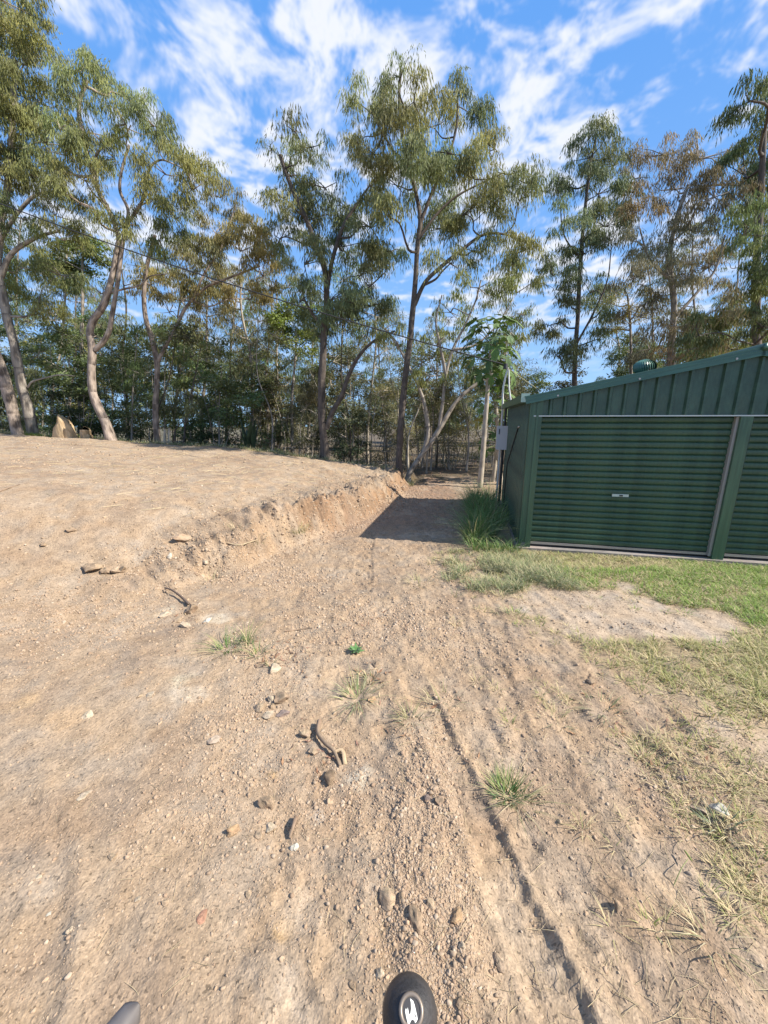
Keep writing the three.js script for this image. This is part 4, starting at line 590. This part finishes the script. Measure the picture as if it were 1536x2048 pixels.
// gravel, clods and grit: nobody could count them
{
  const r = rng(4242), blobs = [[520, 1400, 0.45, 0.45, 0.9], [440, 1560, 0.5, 0.5, 0.9], [600, 1680, 0.35, 0.4, 0.9], [700, 1560, 0.3, 0.3, 0.6], [855, 1660, 0.16, 0.5, 1.6], [850, 1850, 0.2, 0.45, 1.8], [880, 1560, 0.2, 0.3, 1.3], [600, 1165, 0.7, 0.5, 1.5], [700, 1235, 0.7, 0.5, 1.5], [390, 1110, 0.7, 0.4, 1.3], [820, 1250, 0.6, 0.5, 1.2], [250, 1250, 0.9, 0.6, 0.6], [950, 1290, 0.5, 0.4, 1.0], [1000, 1480, 0.5, 0.5, 0.6], [560, 1300, 0.5, 0.3, 0.8], [900, 1150, 0.5, 0.6, 0.8], [1380, 1560, 0.4, 0.4, 0.8], [480, 1150, 0.6, 0.4, 1.0], [900, 1010, 0.8, 1.2, 0.6]].map(([px, py, rx, rd, w]) => { const p = G(px, py); return [p.x, -p.z, rx, rd, w]; });
  const geos = [rockGeo(301, 1, 0.5), rockGeo(302, 1, 0.4), rockGeo(303, 1, 0.55), rockGeo(304, 1, 0.3)], L = geos.map(() => [[], []]), m4 = new THREE.Matrix4(), q = new THREE.Quaternion(), e = new THREE.Euler();
  const tones = [[0.405, 0.295, 0.198], [0.395, 0.285, 0.19], [0.38, 0.268, 0.178], [0.46, 0.355, 0.255], [0.44, 0.305, 0.195], [0.33, 0.225, 0.148]];
  let n = 0;
  for (let i = 0; i < 520000 && n < 110000; i++) {
    const d = 0.8 * Math.exp(r() * Math.log(15 / 0.8)), x = (r() * 2 - 1) * (1.12 * d + 0.35); let zone = 0, w = 0.025 + 0.13 * Math.pow(clamp(0.5 + 0.8 * fbm(x * 1.3, d * 1.3 + 40, 3)), 2); for (const [bx, bd, rx, rd, k] of blobs) { const g = gauss(x, d, bx, bd, rx, rd); zone += k * g; w += 0.42 * k * g * (0.5 + 0.8 * clamp(0.5 + vn(x * 4, d * 4))); }
    const s0 = (toe(d) - x) * 0.82; if (d > 3.5) w += 0.35 * sstep(-0.4, 0.1, s0) * sstep(1.6, 0.7, s0) * sstep(12.5, 11, d); if (s0 > -0.45 && s0 < 0.2 && d > 5 && d < 12.4) { w += 0.35; zone += 1.6; } if (s0 > 2) w *= 0.75;
    w *= 1 - 0.85 * lawn(x, d); if (x < -0.2 && d < 2.2) w *= 0.55; if (x > 0.45 && x < 0.8 && d < 2.3) w *= 0.3;
    if (x > 2.15 && d > 6 - (x - 2.3) * 0.22 && d < 13) continue; if (d > (x < 1.4 ? edgeD(x) + 0.3 : 13.6)) continue;
    if (r() > w) continue;
    const smin = 0.0012 + 0.0008 * d, s = Math.min(smin * (1 + 0.35 * Math.min(1, zone)) * Math.pow(1 - r() * 0.999, -1 / 2.7), 0.01 + 0.0026 * d), z = -d, y = height(x, z) + s * (r() * 0.5 - 0.38), k = Math.floor(r() * 4), t = tones[Math.floor(Math.pow(r(), 1.4) * 6)], v = 0.7 + 0.26 * r();
    e.set(r() * 6, r() * 6, r() * 6); q.setFromEuler(e); m4.compose(V(x, y, z), q, V(s, s * (0.6 + 0.4 * r()), s * (0.8 + 0.5 * r()))); L[k][0].push(m4.clone()); const browner = d > 3.5 ? sstep(0.15, -0.2, s0) * sstep(6.2, 8.2, d) * 0.5 : 0; L[k][1].push(lin(lerp(t[0] * v, 0.24, browner), lerp(t[1] * v, 0.165, browner), lerp(t[2] * v, 0.11, browner))); n++;  // stones tinted darker brown along the far track
  }
  const gm = std({ color: 0xffffff, roughness: 0.95 }), T = new THREE.Group(); T.name = 'gravel'; tag(T, 'loose gravel, clods and grit scattered over the bare dirt', 'gravel', undefined, 'stuff'); scene.add(T);
  geos.forEach((g, k) => { const im = new THREE.InstancedMesh(g, gm, L[k][0].length); im.name = 'pebbles'; im.userData.kind = 'stuff'; im.castShadow = im.receiveShadow = true; L[k][0].forEach((m, i) => { im.setMatrixAt(i, m); im.setColorAt(i, L[k][1][i]); }); T.add(im); });
  console.log('gravel', n);
}

// ---------------------------------------------------------------- grass
function tuft(n, len, spread, droop, seed, width = 0.005, cols = [[0.13, 0.2, 0.05], [0.3, 0.3, 0.1], [0.48, 0.4, 0.22]], mixv = [0.6, 0.85]) {
  const r = rng(seed), pos = [], col = [], uv = [];
  for (let i = 0; i < n; i++) {
    const a = r() * 6.283, o = spread * Math.sqrt(r()) * 0.45, L = len * (0.45 + 0.75 * r()), ax = Math.cos(a), az = Math.sin(a), dr = droop * (0.4 + 1.0 * r()), b = V(ax * o, 0, az * o), u = r(), c = cols[u < mixv[0] ? 0 : u < mixv[1] ? 1 : 2], v = 0.8 + 0.4 * r(), sd = V(-az, 0, ax), w = width * (0.7 + 0.6 * r()), P = [], tw = (r() - 0.5) * 0.8;
    for (let k = 0; k <= 4; k++) { const t = k / 4; P.push([b.x + ax * (0.25 * t + dr * t * t) * L + tw * t * t * L * -az * 0.5, L * (t - 0.5 * Math.min(1, dr) * t * t) * 0.95, b.z + az * (0.25 * t + dr * t * t) * L + tw * t * t * L * ax * 0.5, w * (1 - t * 0.95)]); }
    for (let k = 0; k < 4; k++) { const A = P[k], B = P[k + 1], q = [[A, 1], [A, -1], [B, 1], [A, -1], [B, -1], [B, 1]]; for (const [p, sg] of q) { pos.push(p[0] + sd.x * p[3] * sg, p[1], p[2] + sd.z * p[3] * sg); uv.push(0, 0); col.push(c[0] * v, c[1] * v, c[2] * v); } }
  }
  const g = new THREE.BufferGeometry(); g.setAttribute('position', new THREE.Float32BufferAttribute(pos, 3)); g.setAttribute('uv', new THREE.Float32BufferAttribute(uv, 2)); g.setAttribute('color', new THREE.Float32BufferAttribute(col, 3)); return g;
}
const bladeMat = new THREE.MeshPhysicalMaterial({ color: 0xffffff, vertexColors: true, roughness: 0.9, transmission: 0.3, thickness: 0, side: THREE.DoubleSide });
const GREENS = [[0.13, 0.21, 0.05], [0.28, 0.3, 0.1], [0.5, 0.42, 0.22]], DRY = [[0.26, 0.25, 0.11], [0.42, 0.35, 0.18], [0.52, 0.43, 0.26]], RANK = [[0.14, 0.24, 0.05], [0.22, 0.3, 0.08], [0.5, 0.42, 0.22]];
[[455, 1300, 70, 0.2, 0.3, 0.9, GREENS, 'bright green grass tuft in the pebbles, left of the cream stone', 0.6], [495, 1285, 40, 0.24, 0.16, 0.4, GREENS, 'upright grass tuft right behind the bright green one', 0.6], [515, 1310, 25, 0.14, 0.16, 0.9, GREENS, 'small low grass tuft touching the bright green one on the right', 0.6],
  [715, 1400, 90, 0.17, 0.28, 1.0, [[0.2, 0.24, 0.09], [0.4, 0.38, 0.16], [0.52, 0.46, 0.28]], 'spiky yellowish grass tuft in the middle of the dirt', 0.55], [740, 1360, 26, 0.12, 0.1, 0.5, DRY, 'small dry grass tuft above the spiky yellowish one', 0.55], [1010, 1590, 130, 0.13, 0.17, 0.5, GREENS, 'dense green grass tuft beside the tyre rut', 0.8], [1030, 1605, 60, 0.12, 0.24, 1.2, DRY, 'straw-coloured grass spilling from the dense green tuft', 0.5],
  [820, 1440, 44, 0.11, 0.18, 0.9, DRY, 'thin dry grass tuft right of the spiky yellowish one', 0.5], [885, 1405, 36, 0.14, 0.3, 0.7, DRY, 'wispy dry grass in the open dirt', 0.5], [1205, 1420, 60, 0.1, 0.32, 0.9, [[0.17, 0.19, 0.08], [0.34, 0.31, 0.15], [0.5, 0.42, 0.26]], 'low grey-green grass tuft at right of the open dirt', 0.5], [840, 1168, 60, 0.16, 0.42, 0.8, DRY, 'olive grass tuft beside the track marks', 0.5],
  [598, 1068, 90, 0.24, 0.36, 0.7, [[0.18, 0.22, 0.05], [0.4, 0.4, 0.13], [0.52, 0.46, 0.26]], 'green grass growing at the foot of the cut bank', 0.6], [510, 1085, 40, 0.22, 0.5, 1.0, DRY, 'dry trailing grass on the cut bank', 0.5], [475, 1060, 26, 0.25, 0.3, 1.0, DRY, 'dead grass root clump on the cut bank above the hollow', 0.4], [1440, 1662, 40, 0.13, 0.14, 0.5, [[0.16, 0.2, 0.11], [0.36, 0.36, 0.22], [0.5, 0.45, 0.3]], 'pale green grass tuft below the white limestone lump', 0.6],
  [1420, 1880, 26, 0.11, 0.16, 1.5, DRY, 'long dry grass flattened near the lower right corner', 0.4], [540, 1335, 14, 0.1, 0.1, 0.7, DRY, 'few dry blades beside the cream stone', 0.5], [420, 1165, 26, 0.16, 0.3, 0.8, DRY, 'wiry roots hanging over the dark hollow', 0.3], [1110, 1440, 30, 0.09, 0.26, 0.9, DRY, 'short dry grass in the drag lines at right', 0.5], [1290, 1520, 46, 0.1, 0.3, 1.0, DRY, 'short dry grass left of the dark clod', 0.5],
].forEach(([px, py, n, len, spread, droop, cols, label, m], i) => { const p = G(px, py); solo('grass_tuft', tuft(n, len, spread, droop, 500 + i, 0.0036, cols, [m, m + 0.22]), bladeMat, label, 'grass tuft', undefined, p.add(V(0, -0.006, 0))); });
// long dark grass along the shaded side of the shed
{
  const r = rng(64);
  for (let i = 0; i < 30; i++) { const v = i < 4 ? -0.05 - 0.2 * r() : (i - 4) * 0.15 + 0.15, u = i < 4 ? -0.7 + i * 0.2 : -0.2 - 0.6 * r(), p = shedAt(u, 0, v); p.y = height(p.x, p.z) - 0.01; const front = i < 4;
    solo('long_grass_clump', tuft(front ? 70 : 90, front ? 0.34 : 0.72, 0.34, 0.62, 700 + i, 0.0065, RANK, [0.65, 0.9]), bladeMat, front ? ['leftmost sunlit grass clump before the shed corner', 'second sunlit grass clump left of the shed corner post', 'sunlit green grass clump nearest the foot of the shed corner post', 'sunlit grass clump touching the shed corner post'][i] : 'long grass clump ' + (v < 1 ? 'near the front corner' : v < 2 ? 'below the middle' : v < 3 ? 'toward the rear' : 'past the meter box end') + ' of the shaded shed side wall', 'grass', front ? undefined : 'long grass along the shed side wall', p); }
}
// turf and thatch on the pad before the doors
{
  const r = rng(81), vars = [tuft(12, 0.06, 0.09, 0.9, 901, 0.0038, [[0.3, 0.32, 0.09], [0.4, 0.36, 0.14], [0.5, 0.42, 0.22]], [0.5, 0.8]), tuft(12, 0.065, 0.1, 1.0, 902, 0.0034, [[0.44, 0.36, 0.18], [0.5, 0.4, 0.22], [0.33, 0.32, 0.12]], [0.5, 0.9]), tuft(14, 0.075, 0.09, 0.7, 903, 0.0038, [[0.2, 0.3, 0.045], [0.31, 0.37, 0.07], [0.46, 0.4, 0.18]], [0.65, 0.92]), tuft(11, 0.13, 0.12, 0.8, 904, 0.004, [[0.12, 0.175, 0.065], [0.21, 0.25, 0.1], [0.46, 0.4, 0.22]], [0.6, 0.87])];
  const L = vars.map(() => []), m4 = new THREE.Matrix4(), q = new THREE.Quaternion(), e = new THREE.Euler();
  const put = (x, d, k, s) => { if (barePatch(x, d) > 0.35 && r() < 0.9) return; e.set(0, r() * 6.28, 0); q.setFromEuler(e); m4.compose(V(x, height(x, -d) - 0.004, -d), q, V(s, s * (0.7 + 0.6 * r()), s)); L[k].push(m4.clone()); };
  for (let i = 0; i < 52000; i++) {
    const x = 0.6 + r() * 7.5, d = 1.3 + r() * 4.9; const w = lawn(x, d); if (r() > w * 0.55 * clamp(0.75 + 0.6 * fbm(x * 2.2 + 3, d * 2.2, 2))) continue;
    const green = sstep(-0.1, 0.7, fbm(x * 0.8 + 11, d * 1.2 + 3, 3) + 0.9 * gauss(x, d, 4.3, 4.85, 1.5, 0.4) + 0.15 * sstep(3, 5, x) - 0.12 - 0.5 * sstep(3.4, 2.0, d) - 0.9 * gauss(x, d, 2.4, 5.5, 1.3, 0.4)), u = r();
    put(x, d, u < green * 0.75 ? 2 : u < 0.62 ? 0 : 1, 0.75 + 0.6 * r());
  }
  for (let i = 0; i < 2600; i++) { const x = 1.75 + (r() + r() + r() - 1.5) * 0.75, d = 5.0 + (r() + r() + r() - 1.5) * 0.85; if (r() < 0.35 + 0.65 * vn(x * 3, d * 3)) put(x, d, r() < 0.75 ? 3 : 1, 0.8 + 0.6 * r()); }           // rank patch before the corner post
  for (let i = 0; i < 5200; i++) { const d = 1.2 + r() * 3.4, x = 0.75 + r() * (0.5 + d * 0.75); if (r() < 0.35 * sstep(0.1, 0.7, fbm(x * 1.5 + 7, d * 1.1, 3) + 0.15 * (x - 1))) put(x, d, r() < 0.7 ? 1 : 0, 0.6 + 0.5 * r()); } // thin dry growth on the drag lines
  for (let i = 0; i < 900; i++) { const x = -16 + r() * 17, d = edgeD(x) + 0.1 + 0.7 * r(); put(x, d, r() < 0.5 ? 3 : 1, 1.2 + r()); }
  for (let i = 0; i < 420; i++) { const p = at(40 + r() * 150, 866, 16.2 + 0.7 * r()); put(p.x, -p.z, 2, 2.4 + 2 * r()); }
  const T = new THREE.Group(); T.name = 'turf'; tag(T, 'patchy green and straw-coloured turf on the pad before the shed', 'grass', undefined, 'stuff'); scene.add(T);
  vars.forEach((g, k) => { const im = new THREE.InstancedMesh(g, bladeMat, L[k].length); im.name = 'grass_blades'; im.userData.kind = 'stuff'; im.castShadow = im.receiveShadow = true; L[k].forEach((m, i) => im.setMatrixAt(i, m)); T.add(im); });
  console.log('turf', L.map((l) => l.length));
}
// straw, twigs and dead leaves
{
  const r = rng(17), straw = tube([V(-0.08, 0.004, 0), V(-0.02, 0.006, 0.005), V(0.03, 0.006, 0.003), V(0.09, 0.003, -0.005)], [0.0016, 0.0018, 0.0018, 0.001], 3, 5), leaf = leaves([[0, 0.004, 0, V(1, 0.1, 0.1), 0.1, 0.024, 1.57]]);
  const S = [[], []], K = [[], []], m4 = new THREE.Matrix4(), q = new THREE.Quaternion(), e = new THREE.Euler();
  const put = (k, x, d, s, c) => { if (barePatch(x, d) > 0.4 && r() < 0.8) return; e.set((r() - 0.5) * 0.3, r() * 6.28, (r() - 0.5) * 0.3); q.setFromEuler(e); m4.compose(V(x, height(x, -d) + 0.003, -d), q, V(s, s, s)); S[k].push(m4.clone()); K[k].push(lin(...c)); };
  const sc = () => { const v = 0.75 + 0.5 * r(); return [0.5 * v, 0.4 * v, 0.24 * v]; };
  for (let i = 0; i < 9000; i++) { const d = 0.9 * Math.exp(r() * Math.log(6.2 / 0.9)), x = r() * (1.1 * d + 0.4) + 0.1; const w = 0.12 + lawn(x, d) + 0.25 * sstep(0.8, 1.6, x); if (r() < w * 0.6) put(0, x, d, 0.3 + 0.45 * r(), sc()); }
  for (let i = 0; i < 2600; i++) { const x = -14 + r() * 14.5, d = 6 + r() * 9; if (d < edgeD(x) && (toe(d) - x) > 0.9 && r() < 0.5 + 0.5 * vn(x * 0.8, d * 0.8)) put(0, x, d, 0.8 + 1.4 * r(), sc()); }
  for (let i = 0; i < 500; i++) { const d = 1 + r() * 5, x = -1.1 * d + r() * 1.4 * d; put(0, x, d, 0.22 + 0.35 * r(), sc()); }
  const lc = [[0.2, 0.1, 0.055], [0.3, 0.17, 0.09], [0.28, 0.15, 0.1], [0.14, 0.09, 0.06], [0.4, 0.29, 0.17]];
  for (const [px, py, n, rad] of [[560, 1310, 70, 0.3], [740, 1350, 50, 0.22], [700, 1260, 40, 0.5], [480, 1290, 30, 0.3], [1180, 1360, 20, 0.3], [860, 1450, 30, 0.4], [350, 1240, 24, 0.3], [640, 1500, 30, 0.3], [1300, 1480, 60, 0.6]]) { const p = G(px, py); for (let i = 0; i < n; i++) put(1, p.x + (r() + r() - 1) * rad, -p.z + (r() + r() - 1) * rad, 0.35 + 0.5 * r(), lc[Math.floor(r() * 5)]); }
  for (let i = 0; i < 5200; i++) { const d = 13 + r() * 12, x = -18 + r() * 24; if (x < 1.4 ? d > edgeD(x) + 0.3 : d > 13.2) put(1, x, d, 0.9 + 1.2 * r(), lc[Math.floor(r() * 5)]); }
  const T = new THREE.Group(); T.name = 'litter'; tag(T, 'straw, twigs and dead leaves lying on the dirt and forest floor', 'litter', undefined, 'stuff'); scene.add(T);
  [[straw, 'straw'], [leaf, 'dead_leaves']].forEach(([g, n], k) => { const im = new THREE.InstancedMesh(g, std({ color: 0xffffff, roughness: 0.9, side: THREE.DoubleSide }), S[k].length); im.name = n; im.userData.kind = 'stuff'; im.castShadow = im.receiveShadow = true; S[k].forEach((m, i) => { im.setMatrixAt(i, m); im.setColorAt(i, K[k][i]); }); T.add(im); });
}

// ---------------------------------------------------------------- roots, sticks, stumps, small plants
{
  const wood = std({ color: lin(0.3, 0.21, 0.145), roughness: 0.9, map: stoneTex }), woodPale = std({ color: lin(0.48, 0.36, 0.23), roughness: 0.9, map: stoneTex }), woodDark = std({ color: lin(0.13, 0.09, 0.065), roughness: 0.9 });
  const lie = (name, label, rows, r0, mat, lift = 0.012) => { const P = rows.map(([px, py, up = 0]) => { const p = G(px, py); p.y += lift + up; return p; }), b = P[0].clone(), T = thing(name, label, 'root', b); part('shaft', tube(P.map((p) => p.clone().sub(b)), P.map((_, i) => r0 * (1 - 0.55 * i / (P.length - 1))), 8, P.length * 5, 0.3, r0 * 900), mat, T); return [T, b]; };
  const [R1, b1] = lie('twisted_root', 'twisted grey-brown root standing out of the dirt near the middle', [[640, 1452, 0.03], [637, 1475, 0.03], [650, 1495, 0.03], [668, 1512, 0.03], [680, 1538, 0]], 0.02, wood);
  part('fork', tube([G(668, 1512).sub(b1).add(V(0, 0.03, 0)), G(684, 1510).sub(b1).add(V(0, 0.03, 0)), G(690, 1530).sub(b1)], [0.012, 0.014, 0.016], 7, 8, 0.3, 4), woodPale, R1);
  const clod = solo('root_clod', rockGeo(77, 3, 0.9), rockMat([0.24, 0.165, 0.105]), 'rough dark clod of earth and roots below the twisted root', 'clod', undefined, G(660, 1556).add(V(0, 0.012, 0))); clod.scale.set(0.045, 0.035, 0.05);
  lie('forked_stick', 'dark forked stick pointing up-left from the brown pointed rock', [[378, 1214, 0.03], [362, 1200, 0.04], [345, 1189, 0.05], [330, 1182, 0.03]], 0.016, woodDark);
  lie('grey_stick', 'short grey stick lying across the pebbly slope', [[570, 1265], [600, 1262], [625, 1259]], 0.008, wood);
  lie('bent_twig', 'thin bent twig on the smooth bench at far left', [[0, 985], [18, 978], [40, 970]], 0.012, wood);
  lie('loose_stick', 'pale stick lying at the foot of the bank above the hollow', [[455, 1088], [478, 1096], [500, 1092], [515, 1087]], 0.014, woodPale);
  lie('buried_root', 'half-buried brown root beside the clod in the lower middle', [[592, 1640], [588, 1660, 0.02], [580, 1680]], 0.014, wood);
  // stumps
  const stump = (label, px, py, d, hw, ht, seed, peak) => { const m = PXM(d), b = at(px, py, d); b.y = height(b.x, b.z); const T = thing('tree_stump', label, 'stump', b), w = hw * m, H = ht * m;
    part('stump_wood', tube([V(0, -0.12, 0), V(0, H * 0.1, 0), V(-w * 0.1, H * 0.45, 0), V(-w * 0.22 * peak, H * (0.9 - 0.25 * peak), 0), V(-w * 0.5 * peak, H * (0.93 - 0.05 * peak), 0.02), V(-w * 0.62 * peak, H, 0.02)], [w * 1.2, w * 1.06, w * 0.95, w * lerp(0.9, 0.72, peak), w * lerp(0.86, 0.3, peak), w * lerp(0.82, 0.08, peak)], 22, 40, 0.5, seed), STUMP, T);
    part('broken_side', tube([V(w * 0.5, -0.1, w * 0.3), V(w * 0.52, H * 0.3, w * 0.3), V(w * 0.5, H * (0.5 + 0.1 * peak), w * 0.26)], [w * 0.5, w * 0.46, w * 0.22], 11, 10, 0.6, seed + 5), STUMP, T); };
  const STUMP = bark(81, [0.36, 0.24, 0.13], [0.62, 0.46, 0.27], 0.4, 0.04);
  stump('large jagged pale tree stump at the far left edge of the bench', 138, 880, 15.75, 17, 45, 5, 1); stump('small square-cut pale stump right of the jagged one', 175, 884, 15.6, 10, 17, 9, 0);
  for (const [px, top, lab] of [[329, 858, 'left one of two short pale cut stems beside the straight brown trunk'], [338, 856, 'right one of two short pale cut stems beside the straight brown trunk']]) { const d = 15.9, b = at(px, 890, d); b.y = height(b.x, b.z); const t = at(px + 1, top, d).sub(b); const T = thing('cut_stem', lab, 'stump', b); part('stem', tube([V(0, -0.1, 0), t.clone().multiplyScalar(0.5), t], [0.06, 0.055, 0.05], 8), BARK.pale, T); part('cut_face', new THREE.CylinderGeometry(0.048, 0.048, 0.01, 10).translate(t.x, t.y + 0.004, t.z), woodPale, T); }
  // dark strap-leaved plant at the crest
  { const d = 15.0, b = at(500, 905, d); b.y = height(b.x, b.z); const T = thing('strap_leaved_plant', 'dark upright strap-leaved plant at the crest of the bench', 'plant', b), m = std({ color: lin(0.022, 0.045, 0.022), roughness: 0.6, side: THREE.DoubleSide });
    for (let i = 0; i < 9; i++) { const a = i * 2.4, o = 0.05 + 0.07 * (i % 3), H = 1.0 + 0.3 * Math.sin(i * 5), tilt = 0.14 + 0.07 * (i % 4); const pos = [], ix = []; for (let k = 0; k <= 6; k++) { const t = k / 6, w = 0.13 * Math.sin(Math.PI * (0.12 + 0.86 * t)) , x = o + tilt * t * t * H; for (const s of [-1, 0, 1]) pos.push(Math.cos(a) * (x + (s ? 0 : -0.03)) - Math.sin(a) * w * s, H * t - 0.05, Math.sin(a) * (x + (s ? 0 : -0.03)) + Math.cos(a) * w * s); } for (let k = 0; k < 6; k++) for (const c of [0, 1]) { const q = k * 3 + c; ix.push(q, q + 1, q + 3, q + 1, q + 4, q + 3); } const g = new THREE.BufferGeometry(); g.setAttribute('position', new THREE.Float32BufferAttribute(pos, 3)); g.setIndex(ix); g.computeVertexNormals(); part('leaf', g, m, T); } }
  // small broadleaf weed
  { const b = G(712, 1306), T = thing('broadleaf_weed', 'small bright green broadleaf weed in the dirt above the spiky grass tuft', 'weed', b), m = new THREE.MeshPhysicalMaterial({ color: lin(0.1, 0.22, 0.06), roughness: 0.85, transmission: 0.3, thickness: 0, side: THREE.DoubleSide }), r = rng(3); for (let i = 0; i < 18; i++) { const a = i * 2.4, e = 0.25 + 0.9 * (i / 18), g = leaves([[0, 0.005, 0, V(Math.cos(a), e, Math.sin(a)), 0.06 + 0.04 * r(), 0.036, a + 1.57, -0.1]]); part('leaf', g, m, T); } }
  { const b = G(1345, 1775), e2 = G(1372, 1735).add(V(0, 0.05, 0)), T = thing('seeding_grass', 'single green grass stem with a seed head in the lower right', 'grass', b), L = e2.sub(b); part('stalk', tube([V(0, -0.01, 0), L.clone().multiplyScalar(0.5).add(V(0, 0.03, 0)), L], [0.0022, 0.002, 0.0016], 5, 6), std({ color: lin(0.2, 0.22, 0.08), roughness: 0.8 }), T); part('seed_head', new THREE.SphereGeometry(1, 8, 6).scale(0.005, 0.005, 0.028).translate(L.x + 0.012, L.y + 0.002, L.z - 0.015), std({ color: lin(0.2, 0.22, 0.06), roughness: 0.8 }), T); }
}

// ---------------------------------------------------------------- the machine the picture is taken from: lever knob and grab handle at the bottom edge
{
  const b = V(0, 0, 0.1); b.y = height(0, 0.1) - 0.01;
  const M = thing('loader_controls', 'dark control lever knob and grey grab handle of a loader at the bottom edge', 'loader controls', b), loc = (p) => p.clone().sub(b);
  const plastic = std({ color: lin(0.05, 0.045, 0.047), roughness: 0.55, map: stoneTex, bumpMap: soilBump, bumpScale: 0.0006 }), body = std({ color: lin(0.05, 0.05, 0.05), roughness: 0.6 }), worn = std({ color: lin(0.2, 0.185, 0.18), roughness: 0.55, map: stoneTex, metalness: 0.2 });
  part('pedestal', box(0.5, 1.0, 0.3, -0.05, 0.5, -0.12), body, M); part('console', box(0.72, 0.1, 0.42, -0.05, 1.04, -0.17), body, M);
  for (const sx of [-1, 1]) part('track_frame', box(0.2, 0.12, 1.0, sx * 0.3, 0.06, 0.1), body, M);
  const K = camera.position.clone().addScaledVector(ray(820, 2026), 0.43), nrm = camera.position.clone().sub(K).normalize(), kn = part('lever_knob', (() => { const g = new THREE.LatheGeometry([[0.0, 0.017], [0.0135, 0.0165], [0.0165, 0.0145], [0.024, 0.008], [0.0295, -0.003], [0.0315, -0.018], [0.030, -0.04], [0.024, -0.07], [0.015, -0.095], [0.0, -0.1]].map(([r, y]) => new THREE.Vector2(r, y)), 48); g.computeVertexNormals(); return g; })(), plastic, M);
  const axis = nrm.clone().add(V(0.02, 0.12, 0.02)).normalize(); kn.position.copy(loc(K)); kn.quaternion.setFromUnitVectors(V(0, 1, 0), axis);
  const ring = part('button_ring', new THREE.TorusGeometry(0.0115, 0.0022, 12, 40).rotateX(Math.PI / 2).translate(0.001, 0.0185, -0.001), std({ color: lin(0.2, 0.16, 0.125), roughness: 0.4, metalness: 0.3 }), kn);
  const cv = document.createElement('canvas'); cv.width = cv.height = 256; const c2 = cv.getContext('2d'); c2.fillStyle = '#3b3836'; c2.fillRect(0, 0, 256, 256); c2.fillStyle = '#efeee2';
  c2.beginPath(); [[120, 28], [158, 50], [172, 78], [186, 120], [200, 170], [206, 192], [192, 212], [172, 226], [166, 206], [140, 196], [118, 206], [98, 236], [84, 240], [72, 206], [62, 176], [50, 130], [60, 108], [76, 128], [84, 100], [92, 130], [98, 158], [118, 150], [130, 110], [128, 64]].forEach(([x, y], i) => i ? c2.lineTo(x, y) : c2.moveTo(x, y)); c2.closePath(); c2.fill(); c2.fillStyle = '#3b3836'; c2.beginPath(); c2.ellipse(176, 166, 8, 16, -0.4, 0, 6.3); c2.fill();
  const em = new THREE.CanvasTexture(cv); em.colorSpace = THREE.SRGBColorSpace;
  part('button_emblem', new THREE.CircleGeometry(0.0108, 40).rotateX(-Math.PI / 2).translate(0.001, 0.0192, -0.001), std({ map: em, roughness: 0.45 }), kn);
  part('lever_rod', tube([loc(K).addScaledVector(axis, -0.09), loc(K).addScaledVector(axis, -0.16), V(0.05, 1.28, -0.2), V(0.06, 1.06, -0.18)], [0.011, 0.011, 0.011, 0.012], 10, 20), worn, M);
  const E2 = camera.position.clone().addScaledVector(ray(264, 2026), 0.5), S2 = camera.position.clone().addScaledVector(ray(196, 2120), 0.47), dirB = S2.clone().sub(E2).normalize();
  part('grab_handle', tube([loc(E2).addScaledVector(dirB, -0.009), loc(E2).addScaledVector(dirB, -0.005), loc(E2), loc(E2).addScaledVector(dirB, 0.014), loc(S2), V(-0.36, 1.3, -0.2), V(-0.36, 1.08, -0.2)], [0.003, 0.01, 0.015, 0.017, 0.017, 0.017, 0.017], 18, 40), worn, M);
}
console.log('sprays', sprays);
renderer.render(scene, camera);
